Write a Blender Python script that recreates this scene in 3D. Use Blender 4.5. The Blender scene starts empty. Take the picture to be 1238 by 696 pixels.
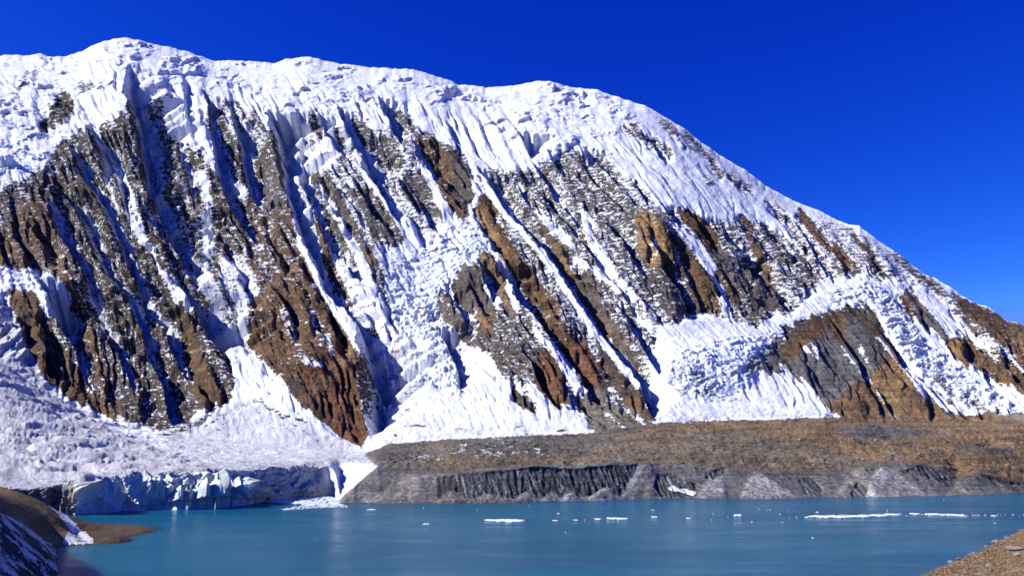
import bpy, bmesh, math, random
import numpy as np

random.seed(7)
S = bpy.context.scene
COL = S.collection
# ------------------------------------------------------------------ camera model
H = 150.0            # eye height above the lake, metres
F = 972.0            # focal length in photo pixels (1238 wide)
P = math.radians(9.0)
CP, SP = math.cos(P), math.sin(P)
W_, H_ = 1238, 696

def proj(x, y, z):
    d = y * CP + (z - H) * SP
    v = -y * SP + (z - H) * CP
    d = np.maximum(d, 1e-3)
    return 619 + F * x / d, 348 - F * v / d

def unproj(px, py, Y):
    """world point seen at photo pixel (px, py) lying at distance Y"""
    vy = (348 - py) / F
    ry = CP - vy * SP
    rz = SP + vy * CP
    t = Y / ry
    return (px - 619) / F * t, Y + 0 * t, H + rz * t

# ------------------------------------------------------------------ noise
def _tab(seed):
    r = np.random.RandomState(seed)
    p = r.permutation(512)
    a = r.rand(512) * 2 * np.pi
    return p, np.cos(a).astype(np.float32), np.sin(a).astype(np.float32)
_TABS = {}
def perlin(x, y, seed=0):
    if seed not in _TABS: _TABS[seed] = _tab(seed)
    p, gx, gy = _TABS[seed]
    xi = np.floor(x).astype(np.int64); yi = np.floor(y).astype(np.int64)
    xf = (x - xi).astype(np.float32); yf = (y - yi).astype(np.float32)
    u = xf * xf * xf * (xf * (xf * 6 - 15) + 10); v = yf * yf * yf * (yf * (yf * 6 - 15) + 10)
    def g(i, j, dx, dy):
        h = p[(p[i & 511] + j) & 511]
        return gx[h] * dx + gy[h] * dy
    a = g(xi, yi, xf, yf); b = g(xi + 1, yi, xf - 1, yf)
    c = g(xi, yi + 1, xf, yf - 1); d = g(xi + 1, yi + 1, xf - 1, yf - 1)
    return 1.5 * ((a + u * (b - a)) * (1 - v) + (c + u * (d - c)) * v)
def fbm(x, y, seed=0, o=4, g=.5):
    s = 0; a = 1; t = 0
    for k in range(o):
        s = s + a * perlin(x * 2 ** k + 17.3 * k, y * 2 ** k + 5.1 * k, seed + k); t += a; a *= g
    return s / t
def ridged(x, y, seed=0, o=3, g=.5):
    s = 0; a = 1; t = 0
    for k in range(o):
        n = 1 - np.abs(perlin(x * 2 ** k + 11.7 * k, y * 2 ** k + 3.9 * k, seed + k)) * 1.6
        s = s + a * n; t += a; a *= g
    return s / t
def cells(x, y, seed=0):
    """worley: returns (f1, f2, random value of the nearest cell)"""
    r = np.random.RandomState(seed); tx = r.rand(4096).astype(np.float32); ty = r.rand(4096).astype(np.float32); tv = r.rand(4096).astype(np.float32)
    xi = np.floor(x).astype(np.int64); yi = np.floor(y).astype(np.int64)
    f1 = np.full(x.shape, 9., np.float32); f2 = f1.copy(); val = np.zeros(x.shape, np.float32)
    for i in (-1, 0, 1):
        for j in (-1, 0, 1):
            h = ((xi + i) * 73856093 ^ (yi + j) * 19349663) & 4095
            dx = (xi + i + tx[h]) - x; dy = (yi + j + ty[h]) - y
            d = np.sqrt(dx * dx + dy * dy).astype(np.float32)
            new = d < f1
            f2 = np.where(new, f1, np.minimum(f2, d)); val = np.where(new, tv[h], val); f1 = np.where(new, d, f1)
    return f1, f2, val
def sstep(a, b, x):
    t = np.clip((x - a) / (b - a), 0, 1); return t * t * (3 - 2 * t)
def blur1(a, n, axis):
    if n < 1: return a
    k = np.hanning(2 * n + 3)[1:-1]; k /= k.sum()
    pad = [(0, 0)] * a.ndim; pad[axis] = (n, n)
    b = np.pad(a, pad, mode='edge')
    out = np.zeros_like(a)
    for i, w in enumerate(k):
        sl = [slice(None)] * a.ndim; sl[axis] = slice(i, i + a.shape[axis]); out += w * b[tuple(sl)]
    return out

# ------------------------------------------------------------------ material map of the slopes
# surface kinds traced from the photograph, painted back to front
YY, XX = np.mgrid[0:H_, 0:W_].astype(np.float32)
_kx, _kk = [-300, 0, 100, 200, 400, 650, 800, 1100, 1500], [.25, .3, .38, .42, .54, .68, .76, .82, .82]
_C = XX - np.interp(XX, _kx, _kk) * (YY - 300)
for _ in range(6): _C = .5 * _C + .5 * (XX - np.interp(_C, _kx, _kk) * (YY - 300))
_up = sstep(520, 480, YY)
_wx = XX + (1.5 + 2.5 * _up) * fbm(XX / 24, YY / 24, 101, 5, .65) + _up * (7 * fbm(_C / 11, YY / 70, 103, 4, .65)); _wy = YY + (1.2 + 5.8 * _up) * fbm(XX / 24, YY / 24, 131, 5, .65) + _up * 16 * fbm(_C / 7, YY / 90, 107, 3, .6)
L = {'cover': np.ones((H_, W_), np.float32), 'r': np.full((H_, W_), .1, np.float32), 'g': np.full((H_, W_), .085, np.float32),
     'b': np.full((H_, W_), .075, np.float32), 'ice': np.zeros((H_, W_), np.float32), 'serac': np.zeros((H_, W_), np.float32),
     'smooth': np.zeros((H_, W_), np.float32), 'dirt': np.zeros((H_, W_), np.float32)}
BROWN = (.098, .056, .028); DARK = (.056, .040, .030); GRAY = (.082, .068, .058); SLATE = (.10, .093, .088); TAN = (.165, .105, .056)
ORANGE = (.22, .125, .052); RED = (.11, .05, .026); MORAINE = (.115, .098, .08); OCHRE = (.168, .106, .054); TALUS = (.25, .24, .235); CLIFF = (.055, .056, .06)
def _poly(pts):
    ins = np.zeros((H_, W_), bool); n = len(pts)
    for i in range(n):
        (x1, y1), (x2, y2) = pts[i], pts[(i + 1) % n]
        if y1 == y2: continue
        ins ^= ((y1 > _wy) != (y2 > _wy)) & (_wx < (x2 - x1) * (_wy - y1) / (y2 - y1) + x1)
    return ins.astype(np.float32)
def _stroke(pts):
    m = np.zeros((H_, W_), np.float32)
    for (x1, y1, w1), (x2, y2, w2) in zip(pts, pts[1:]):
        dx, dy = x2 - x1, y2 - y1
        t = np.clip(((_wx - x1) * dx + (_wy - y1) * dy) / max(dx * dx + dy * dy, 1e-6), 0, 1)
        d = np.hypot(_wx - x1 - t * dx, _wy - y1 - t * dy); w = (w1 + (w2 - w1) * t) / 2
        m = np.maximum(m, np.clip((w - d) / 2 + .5, 0, 1))
    return m
def paint(m, f=2, col=None, **kw):
    m = blur1(blur1(m, f, 0), f, 1)
    for k, v in kw.items(): L[k] += (v - L[k]) * m
    if col is not None:
        for k, v in zip('rgb', col): L[k] += (v - L[k]) * m
def poly(pts, **kw): paint(_poly(pts), **kw)
def stroke(pts, w=None, **kw):
    if w is not None: pts = [(p[0], p[1], w) for p in pts]
    paint(_stroke(pts), **kw)

poly([(575, 205), (640, 205), (690, 178), (730, 195), (775, 232), (800, 250), (830, 258), (860, 266), (900, 266), (930, 272), (965, 298), (1005, 332), (985, 345), (960, 385), (940, 378), (905, 397), (880, 392), (850, 388), (800, 398), (790, 450), (798, 508), (720, 480), (690, 445), (640, 380), (600, 300)], f=6, col=GRAY, cover=.54)
poly([(400, 200), (440, 160), (500, 150), (560, 180), (575, 215), (560, 262), (500, 290), (455, 300), (430, 330), (400, 300), (360, 230)], f=6, col=GRAY, cover=.62)
poly([(960, 255), (1030, 275), (1090, 312), (1150, 350), (1100, 352), (1040, 338), (1000, 335), (960, 290)], f=5, col=GRAY, cover=.68)
poly([(590, 370), (640, 380), (700, 440), (725, 475), (700, 500), (640, 470), (600, 440)], f=5, col=GRAY, cover=.5)
# --- crest seracs
poly([(-5, 60), (140, 40), (330, 68), (560, 98), (660, 92), (800, 135), (760, 165), (660, 185), (520, 130), (420, 125), (330, 130), (240, 105), (150, 90), (90, 130), (50, 190), (-5, 190)], f=9, serac=.55)
poly([(-5, 170), (60, 160), (100, 140), (60, 195), (-5, 215)], f=4, serac=.9)
# --- left wall: snow-dusted brown ribs
poly([(58, 190), (75, 170), (95, 162), (130, 150), (160, 122), (190, 118), (215, 140), (250, 130), (300, 128), (335, 165), (345, 235), (335, 300), (330, 345), (300, 350), (280, 350), (300, 470), (290, 492), (200, 522), (150, 512), (100, 492), (60, 462), (20, 392), (8, 350), (-5, 325), (-5, 228), (30, 215), (50, 200)], f=3, col=DARK, cover=.36)
poly([(48, 150), (58, 135), (80, 108), (90, 112), (88, 140), (66, 158), (52, 164)], f=2, col=DARK, cover=.34)
stroke([(22, 105), (45, 85)], w=12, f=3, col=DARK, cover=.55)
stroke([(98, 105), (122, 104)], w=9, f=2, col=DARK, cover=.5)
poly([(165, 120), (195, 122), (205, 170), (235, 230), (260, 290), (262, 330), (235, 320), (222, 280), (200, 230), (182, 190)], f=3, col=GRAY, cover=.46)
poly([(265, 120), (292, 118), (325, 165), (312, 190), (300, 180), (275, 160)], f=3, col=GRAY, cover=.52)
poly([(-5, 285), (20, 260), (48, 225), (60, 250), (70, 300), (88, 345), (80, 350), (40, 325), (-5, 328)], f=3, col=BROWN, cover=.28)
stroke([(62, 300, 8), (85, 350, 12), (100, 390, 14), (115, 430, 12), (128, 470, 14), (150, 508, 18)], f=3, col=BROWN, cover=.3)
stroke([(112, 300, 8), (128, 340, 10), (140, 380, 9), (160, 420, 9), (180, 460, 10), (196, 505, 10)], f=3, col=DARK, cover=.34)
stroke([(214, 350, 8), (226, 400, 14), (236, 440, 22), (252, 475, 32), (262, 487, 30)], f=3, col=BROWN, cover=.16)
stroke([(200, 340, 6), (222, 390, 9)], f=2, col=DARK, cover=.3)
stroke([(152, 230), (160, 268)], w=11, f=3, cover=.98)
stroke([(110, 150, 8), (136, 190, 9), (152, 232, 11), (172, 290, 8), (198, 330, 10), (232, 372, 12)], f=3, cover=.9)
stroke([(226, 305, 5), (250, 340, 18), (268, 375, 26), (280, 415, 20), (292, 450, 22), (300, 490, 40), (290, 520, 120)], f=2, cover=1.02, smooth=.7)
stroke([(242, 210, 12), (250, 250, 10), (253, 310, 14)], f=3, cover=.85)
poly([(262, 318), (300, 302), (310, 335), (300, 365), (285, 370), (268, 345)], f=3, cover=.72, col=TAN)
# white fluted slopes above
poly([(196, 112), (240, 108), (262, 190), (300, 230), (295, 250), (262, 205), (232, 178), (205, 160)], f=3, cover=.9)
stroke([(262, 345), (274, 372), (284, 400), (288, 440)], w=1.6, f=0, cover=.45)
stroke([(250, 352), (268, 385), (280, 420)], w=1.5, f=0, cover=.5)
stroke([(274, 384), (282, 398)], w=6, f=1, cover=.4)
# rock block in the lower middle
poly([(300, 376), (318, 340), (352, 335), (384, 350), (398, 372), (425, 402), (431, 440), (433, 480), (446, 525), (438, 540), (420, 538), (398, 515), (365, 492), (348, 470), (322, 440), (300, 420)], f=2, col=BROWN, cover=.24)
poly([(360, 445), (395, 425), (425, 405), (432, 440), (434, 480), (445, 525), (436, 540), (420, 538), (398, 515), (366, 490)], f=2, col=RED, cover=.06)
stroke([(362, 488), (392, 462), (425, 425)], w=10, f=3, col=TAN)
stroke([(330, 440), (360, 470), (400, 500)], w=6, f=2, col=DARK)
stroke([(398, 405, 4), (401, 432, 5)], f=1, cover=.9)
stroke([(365, 432), (385, 438)], w=9, f=1, cover=.98)
stroke([(345, 375), (352, 405), (362, 430)], w=14, f=3, cover=.55)
stroke([(378, 380), (392, 420)], w=12, f=3, cover=.6)
poly([(426, 400), (448, 430), (460, 460), (466, 500), (455, 515), (440, 500), (432, 470)], f=3, col=DARK, cover=.42)
# mixed wall between
poly([(318, 250), (345, 232), (362, 290), (392, 350), (350, 345), (318, 345), (300, 320), (300, 285)], f=3, col=BROWN, cover=.4)
stroke([(305, 372), (330, 345), (354, 322)], w=12, f=3, col=TAN, cover=.3)
poly([(310, 195), (328, 190), (342, 215), (345, 252), (330, 262), (312, 240)], f=3, col=GRAY, cover=.3)
poly([(370, 198), (395, 213), (420, 250), (436, 282), (440, 302), (424, 310), (405, 297), (390, 268), (378, 235)], f=2, col=GRAY, cover=.32)
poly([(380, 270), (390, 262), (400, 300), (404, 322), (390, 318)], f=2, col=TAN, cover=.25)
poly([(436, 300), (446, 296), (458, 318), (455, 328), (440, 318)], f=2, col=TAN, cover=.15)
stroke([(395, 318, 10), (412, 345, 12), (424, 372, 8)], f=2, col=BROWN, cover=.35)
stroke([(440, 392, 8), (456, 402, 12), (466, 412, 6)], f=2, col=BROWN, cover=.35)
poly([(448, 325), (462, 320), (470, 350), (472, 375), (462, 372), (452, 350)], f=2, col=GRAY, cover=.55)
poly([(370, 140), (388, 138), (394, 160), (390, 172), (376, 166)], f=2, col=GRAY, cover=.48)
poly([(404, 150), (412, 158), (420, 180), (408, 178)], f=2, col=GRAY, cover=.45)
poly([(420, 138), (440, 150), (462, 162), (480, 175), (490, 200), (478, 205), (450, 190), (430, 172)], f=3, col=GRAY, cover=.42)
poly([(470, 132), (485, 130), (505, 152), (500, 164), (484, 158)], f=2, col=GRAY, cover=.36)
poly([(420, 224), (440, 220), (458, 238), (478, 258), (498, 283), (484, 300), (464, 295), (448, 278), (436, 250)], f=2, col=GRAY, cover=.34)
poly([(486, 210), (508, 203), (522, 228), (540, 252), (534, 264), (505, 256), (490, 240)], f=2, col=GRAY, cover=.33)
poly([(500, 165), (522, 168), (545, 182), (566, 205), (574, 240), (560, 267), (545, 256), (532, 225), (512, 190)], f=2, col=BROWN, cover=.24)
poly([(540, 180), (556, 186), (566, 205), (572, 235), (562, 262), (552, 240)], f=2, col=GRAY, cover=.15)
# centre: rock knobs under the icefall
poly([(545, 348), (555, 327), (568, 318), (580, 325), (592, 355), (599, 376), (590, 390), (575, 380), (560, 373), (548, 364)], f=1, col=GRAY, cover=.08)
poly([(579, 308), (592, 310), (607, 335), (617, 362), (628, 382), (612, 378), (597, 352), (585, 330)], f=1, col=TAN, cover=.06)
poly([(522, 352), (540, 352), (564, 380), (590, 400), (600, 425), (580, 425), (560, 405), (536, 385)], f=2, col=GRAY, cover=.32)
poly([(572, 378), (602, 375), (606, 410), (588, 408)], f=2, col=TAN, cover=.06)
poly([(598, 372), (632, 372), (650, 400), (668, 430), (650, 440), (625, 465), (605, 455), (592, 425)], f=3, col=GRAY, cover=.42)
poly([(577, 250), (587, 232), (600, 248), (618, 280), (640, 320), (662, 356), (690, 400), (715, 432), (724, 458), (715, 468), (700, 452), (684, 425), (660, 392), (640, 362), (612, 325), (592, 290)], f=2, col=BROWN, cover=.22)
stroke([(580, 255, 10), (592, 280, 12), (612, 305, 6)], f=2, col=ORANGE, cover=.1)
stroke([(604, 262), (640, 318)], w=9, f=2, cover=.6)
poly([(650, 276), (666, 275), (690, 290), (702, 312), (717, 345), (735, 376), (752, 402), (772, 440), (768, 452), (745, 428), (722, 396), (700, 352), (672, 312)], f=2, col=TAN, cover=.14)
stroke([(700, 335, 14), (730, 380, 14), (765, 440, 8)], f=3, col=GRAY)
stroke([(690, 318), (706, 330)], w=8, f=2, cover=.8)
poly([(648, 432), (664, 424), (680, 446), (684, 492), (694, 506), (684, 506), (660, 486), (648, 460)], f=2, col=RED, cover=.05)
poly([(616, 470), (634, 470), (650, 496), (640, 502), (620, 488)], f=2, col=DARK, cover=.25)
poly([(690, 400), (715, 425), (728, 460), (722, 475), (708, 466), (690, 440)], f=2, col=RED, cover=.1)
poly([(724, 400), (744, 420), (768, 452), (790, 492), (795, 510), (775, 500), (745, 470), (720, 470)], f=2, col=DARK, cover=.27)
poly([(756, 478), (770, 478), (790, 508), (776, 506), (760, 492)], f=2, col=BROWN, cover=.04)
# right of centre: lean ribs
poly([(680, 180), (712, 196), (745, 225), (768, 248), (772, 268), (765, 305), (742, 292), (715, 258), (690, 225)], f=4, col=GRAY, cover=.47)
poly([(622, 205), (640, 215), (690, 275), (720, 320), (750, 360), (800, 420), (790, 440), (755, 400), (715, 340), (660, 275)], f=4, col=GRAY, cover=.5)
stroke([(705, 285), (720, 310), (735, 335)], w=10, f=2, col=TAN, cover=.25)
poly([(768, 260), (781, 253), (796, 268), (806, 290), (817, 322), (800, 330), (785, 318), (770, 298)], f=2, col=ORANGE, cover=.2)
stroke([(782, 290), (795, 296), (788, 312)], w=4, f=1, cover=.8)
poly([(792, 258), (812, 280), (836, 310), (858, 337), (874, 365), (868, 392), (850, 390), (835, 350), (812, 310)], f=2, col=BROWN, cover=.2)
poly([(770, 335), (800, 325), (830, 345), (850, 375), (868, 390), (850, 395), (815, 385), (790, 360)], f=3, col=GRAY, cover=.35)
poly([(819, 257), (830, 252), (856, 270), (870, 290), (872, 306), (856, 309), (847, 290), (834, 275)], f=1, col=BROWN, cover=.05)
poly([(856, 306), (870, 303), (892, 315), (906, 320), (928, 342), (945, 365), (968, 378), (955, 382), (930, 372), (912, 395), (900, 388), (890, 360), (872, 335)], f=2, col=GRAY, cover=.33)
stroke([(862, 320), (890, 362)], w=12, f=3, col=BROWN, cover=.25)
stroke([(856, 325), (872, 355), (885, 392)], w=6, f=1, cover=.9)
stroke([(898, 262), (910, 290), (925, 325), (935, 350)], w=8, f=3, col=BROWN, cover=.3)
stroke([(928, 285), (955, 312), (985, 340)], w=15, f=4, col=GRAY, cover=.46)
stroke([(928, 245), (958, 275), (985, 310), (1000, 332)], w=8, f=3, col=GRAY, cover=.5)
stroke([(755, 152), (785, 172), (808, 186)], w=10, f=3, col=GRAY, cover=.47)
stroke([(800, 150), (845, 178), (872, 206), (902, 230)], w=12, f=3, col=GRAY, cover=.5)
stroke([(725, 190), (745, 210), (780, 238)], w=14, f=4, col=GRAY, cover=.56)
stroke([(850, 212), (860, 222)], w=7, f=2, col=GRAY, cover=.5)
stroke([(968, 258), (985, 280), (1006, 302), (1032, 326)], w=11, f=2, col=BROWN, cover=.22)
stroke([(1010, 325), (1035, 330)], w=10, f=3, col=GRAY, cover=.4)
stroke([(1030, 278), (1045, 305), (1060, 325), (1076, 340)], w=7, f=2, col=BROWN, cover=.32)
stroke([(1047, 292), (1062, 322)], w=5, f=2, col=BROWN, cover=.3)
stroke([(1085, 312, 6), (1120, 340, 10), (1160, 366, 14)], f=3, col=GRAY, cover=.46)
poly([(1150, 358), (1175, 364), (1195, 370), (1215, 386), (1245, 392), (1245, 475), (1205, 460), (1172, 442), (1145, 426), (1143, 414), (1160, 402), (1185, 425), (1200, 420), (1170, 385)], f=2, col=BROWN, cover=.24)
poly([(1215, 388), (1245, 388), (1245, 425), (1225, 418)], f=2, col=TAN, cover=.12)
poly([(1145, 412), (1160, 402), (1172, 415), (1160, 425)], f=2, col=ORANGE, cover=.05)
stroke([(1155, 375), (1190, 405), (1225, 440)], w=10, f=3, col=GRAY, cover=.45)
stroke([(1108, 350), (1155, 395), (1202, 434)], w=9, f=2, cover=.98)
stroke([(1196, 410), (1240, 450)], w=5, f=2, cover=.95)
stroke([(1100, 358, 14), (1120, 385, 16), (1142, 408, 10)], f=2, col=SLATE, cover=.08)
stroke([(1112, 362), (1120, 372)], w=8, f=2, col=ORANGE)
stroke([(1092, 362), (1104, 382)], w=8, f=2, col=BROWN, cover=.35)
stroke([(650, 255, 8), (668, 272, 12), (690, 298, 6)], f=2, cover=1.)
stroke([(698, 316, 8), (726, 332, 9), (745, 350, 4)], f=2, cover=.95)
stroke([(706, 262, 8), (720, 300, 10), (746, 340, 9), (780, 374, 5)], f=2, cover=.95)
stroke([(818, 270, 6), (845, 302, 16), (862, 332, 5)], f=2, cover=1.02)
stroke([(580, 200, 8), (604, 250, 10), (640, 292, 10), (672, 326, 8)], f=2, cover=1.)
stroke([(672, 330, 6), (715, 395, 12), (745, 432, 14), (775, 465, 14), (800, 490, 12)], f=2, cover=1.02, smooth=.5)
stroke([(646, 398, 4), (680, 436, 14), (700, 468, 9), (712, 482, 3)], f=2, cover=1.02, smooth=.5)
stroke([(385, 225, 6), (410, 262, 8), (432, 310, 10), (455, 360, 10), (470, 400, 14), (480, 450, 16)], f=2, cover=1., smooth=.4)
stroke([(360, 290, 5), (385, 340, 8), (412, 385, 12), (446, 420, 14), (466, 460, 14), (470, 500, 12)], f=2, cover=1.02, smooth=.4)
stroke([(430, 190, 6), (462, 235, 14), (492, 275, 18), (505, 300, 18)], f=2, cover=1.02, smooth=.4)
stroke([(512, 200, 6), (535, 245, 10), (545, 265, 12)], f=2, cover=1.)
stroke([(640, 462, 6), (670, 492, 12), (705, 512, 16)], f=2, cover=1., smooth=.5)
# shelf snow
poly([(800, 392), (850, 382), (930, 395), (1000, 348), (1050, 335), (1100, 345), (1060, 362), (1000, 375), (950, 400), (910, 440), (880, 480), (1000, 500), (800, 500), (785, 440)], f=4, cover=1.03, smooth=.8)
# grey hill
poly([(905, 446), (928, 425), (966, 393), (1001, 378), (1030, 370), (1056, 374), (1066, 400), (1085, 430), (1106, 456), (1144, 483), (1176, 512), (1112, 516), (1071, 514), (998, 494), (988, 476), (958, 452), (928, 450)], f=1, col=SLATE, cover=.05, smooth=.68)
stroke([(905, 447, 10), (935, 418, 16), (968, 396, 16), (1000, 382, 12), (1040, 376, 16), (1062, 398, 10)], f=2, col=DARK, cover=.24)
stroke([(955, 425, 18), (990, 395, 16), (1015, 390, 12)], f=3, col=BROWN, cover=.12)
stroke([(1008, 392), (1018, 415)], w=9, f=2, col=BROWN)
stroke([(1050, 385), (1066, 420), (1090, 445)], w=8, f=2, col=BROWN, cover=.18)
poly([(996, 494), (1015, 480), (1030, 464), (1042, 457), (1060, 470), (1072, 492), (1076, 514), (1050, 512), (1020, 506)], f=2, col=(.14, .085, .045), cover=0)
poly([(1050, 462), (1065, 435), (1080, 434), (1097, 450), (1112, 472), (1132, 492), (1155, 514), (1110, 514), (1085, 497), (1062, 474)], f=2, col=(.175, .105, .05), cover=0)
stroke([(1068, 445), (1070, 472), (1090, 492), (1115, 510)], w=4, f=1, col=TAN)
stroke([(1085, 450), (1100, 485)], w=3, f=1, col=BROWN)
stroke([(1010, 408, 3), (1029, 438, 7), (1052, 462, 3), (1068, 490, 2)], f=1, cover=.98)
stroke([(1060, 408, 5), (1080, 435, 5), (1100, 452, 6), (1142, 492, 8), (1170, 512, 5)], f=1, cover=.95)
stroke([(946, 442, 8), (965, 462, 10), (988, 484, 4)], f=1, cover=.95)
stroke([(975, 418), (988, 430)], w=8, f=1, cover=.9)
stroke([(1036, 412), (1050, 435)], w=3, f=1, cover=.9)
# icefall strip on the right
stroke([(1062, 352, 16), (1080, 385, 26), (1106, 425, 30), (1150, 458, 30), (1210, 494, 22), (1240, 505, 14)], f=3, cover=1., serac=.9, ice=.12)
stroke([(1120, 445, 6), (1160, 480, 14), (1200, 500, 5)], f=2, cover=.6, col=SLATE)
stroke([(1010, 360, 16), (1060, 352, 14)], f=3, serac=.8, ice=.1)
poly([(800, 440), (850, 425), (900, 410), (950, 395), (925, 440), (900, 470), (850, 480), (805, 462)], f=4, serac=.55, ice=.28)
poly([(800, 455), (840, 440), (870, 470), (900, 485), (860, 490), (820, 480)], f=4, cover=.74, col=SLATE)
# central hanging glacier and icefall
poly([(450, 300), (485, 305), (530, 268), (585, 255), (590, 285), (560, 320), (530, 345), (525, 380), (540, 420), (560, 480), (500, 470), (478, 420), (468, 360)], f=4, serac=.5, ice=.1)
poly([(480, 350), (530, 345), (540, 420), (560, 480), (505, 470), (485, 420)], f=5, serac=.8, ice=.15)
stroke([(588, 295, 14), (562, 308, 14), (540, 325, 14), (526, 345, 12), (520, 372, 8)], f=2, ice=.75, serac=1.3)
poly([(470, 335), (500, 330), (505, 350), (475, 352)], f=2, ice=.4)
# snow fans
poly([(478, 480), (510, 462), (560, 480), (620, 500), (720, 522), (700, 528), (460, 534), (470, 500)], f=5, cover=1.05, smooth=1, serac=0)
poly([(240, 525), (290, 490), (310, 485), (350, 500), (440, 542), (400, 545), (240, 545)], f=4, cover=1.02, smooth=.9)
for (x2_, y2_, c_) in ((262, 522, .62), (276, 535, .7), (292, 530, .72), (318, 536, .7), (340, 532, .6), (362, 530, .66), (384, 532, .6), (246, 516, .55)):
    stroke([(300, 488, 1.2), ((300 + x2_) / 2 + 3, (488 + y2_) / 2 - 4, 2), (x2_, y2_, 3.4)], f=0, cover=c_, col=DARK)
stroke([(300, 470), (325, 498), (358, 504), (372, 512)], w=5, f=2, cover=.55, col=DARK)
stroke([(455, 500), (470, 512), (480, 528)], w=4, f=2, cover=.75)
poly([(200, 525), (300, 480), (350, 505), (445, 545), (400, 575), (200, 570)], f=6, dirt=.32)
r_ = random.Random(4)
MOR = []
for _ in range(46):
    x_, y_ = r_.uniform(470, 1230), r_.uniform(512, 556); MOR.append((x_, y_, r_.uniform(10, 42), r_.uniform(1.5, 5), r_.choice([SLATE, GRAY, (.15, .11, .07), (.2, .185, .165), OCHRE, DARK]), r_.random()))
# left hanging ice cliff, its rock rib and the glacier tongue
poly([(-5, 330), (40, 326), (70, 336), (86, 360), (80, 385), (60, 380), (40, 352), (15, 352), (-5, 352)], f=2, cover=1.03, serac=.5, ice=.2)
poly([(12, 362), (22, 350), (40, 352), (55, 382), (72, 415), (98, 450), (105, 470), (140, 500), (150, 512), (120, 500), (60, 464), (28, 412)], f=2, col=BROWN, cover=.16)
poly([(-5, 362), (10, 362), (28, 415), (62, 470), (110, 505), (180, 535), (250, 560), (440, 545), (470, 560), (400, 615), (-5, 615)], f=3, cover=.84, col=(.2, .18, .185), ice=.05, serac=.32, dirt=.52)
poly([(200, 545), (245, 525), (320, 540), (440, 548), (350, 565), (200, 565)], f=4, cover=.82, col=(.16, .14, .13), serac=.2)
poly([(140, 500), (180, 520), (200, 550), (150, 540)], f=3, cover=.72)
stroke([(0, 572, 6), (60, 582, 5), (110, 580, 4), (180, 570, 3), (300, 566, 8), (380, 562, 8)], f=2, cover=.62, col=(.11, .09, .08))
stroke([(200, 525, 6), (240, 512, 8), (262, 492, 6)], f=2, cover=.45, col=DARK)
poly([(-5, 590), (20, 592), (60, 588), (110, 583), (180, 574), (250, 569), (310, 569), (360, 567), (400, 564), (410, 590), (400, 600), (310, 612), (60, 630), (-5, 630)], f=1, cover=.1, ice=1, col=(.25, .26, .27), serac=1)
poly([(300, 568), (345, 567), (390, 565), (400, 600), (310, 612)], f=4, ice=.45, col=(.2, .19, .18))
poly([(-5, 590), (25, 592), (84, 586), (84, 622), (-5, 640)], f=1, ice=.15, col=(.05, .05, .055))  # dirty ice, painted near-black to stand in for shade in the recess
stroke([(85, 585), (88, 625)], w=9, f=2, ice=.1, col=(.33, .27, .2))
stroke([(182, 612, 8), (215, 600, 16), (250, 598, 22), (290, 600, 20), (300, 605, 10)], f=3, cover=.66, ice=.6)
poly([(400, 562), (425, 558), (457, 563), (438, 580), (414, 602), (404, 602), (400, 580)], f=1, cover=1.05, ice=.08, serac=.0, dirt=.1, col=(.2, .19, .18))
for k_ in range(4): stroke([(408 + 2 * k_, 592 - 7 * k_), (424 + 4 * k_, 584 - 7 * k_), (436 + 4 * k_, 574 - 4 * k_)], w=1.2, f=0, cover=.5)
# brown scree and the moraine plain
poly([(702, 482), (728, 470), (760, 490), (800, 520), (740, 530), (712, 518)], f=3, col=MORAINE, cover=.12)
stroke([(712, 478), (730, 500), (760, 520)], w=4, f=2, cover=.6)
stroke([(735, 480), (765, 500), (785, 518)], w=5, f=2, cover=.7)
poly([(457, 563), (440, 548), (470, 536), (560, 530), (720, 523), (790, 512), (900, 508), (1000, 505), (1080, 513), (1180, 512), (1245, 502), (1245, 620), (405, 620), (412, 606)], f=2, col=MORAINE, cover=.02, smooth=.2)
poly([(560, 534), (640, 528), (665, 545), (600, 555), (520, 552), (480, 548)], f=4, cover=.3)
poly([(500, 560), (540, 548), (620, 545), (720, 548), (660, 562), (560, 568)], f=4, col=(.12, .088, .056))
poly([(740, 530), (800, 512), (900, 509), (1000, 507), (1245, 500), (1245, 590), (1160, 578), (1100, 558), (1040, 556), (980, 535), (880, 520)], f=5, col=OCHRE, cover=0)
poly([(760, 522), (900, 530), (960, 530), (1050, 560), (980, 575), (860, 568), (700, 560), (720, 540)], f=5, col=(.14, .105, .07), cover=0)
poly([(1000, 518), (1060, 512), (1120, 520), (1110, 528), (1040, 530)], f=3, col=SLATE)
stroke([(1160, 540), (1220, 545)], w=10, f=4, col=GRAY)
for x_, y_, l_, w_, c_, k_ in MOR:
    stroke([(x_ - l_ / 2, y_ + 1.5, w_ * .4), (x_, y_, w_), (x_ + l_ / 2, y_ + 1, w_ * .4)], f=1, col=c_, cover=.55 if (x_ < 700 and k_ < .35) else 0)
poly([(405, 612), (412, 602), (457, 563), (500, 573), (530, 572), (620, 565), (734, 560), (817, 560), (873, 566), (930, 573), (983, 572), (1034, 568), (1109, 560), (1156, 578), (1182, 572), (1245, 588), (1245, 620), (405, 620)], f=1, col=(.125, .118, .112), cover=0)
poly([(527, 576), (563, 572), (620, 567), (653, 563), (701, 566), (734, 561), (776, 560), (768, 578), (752, 597), (530, 603)], f=1, col=CLIFF, cover=.06)
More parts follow.
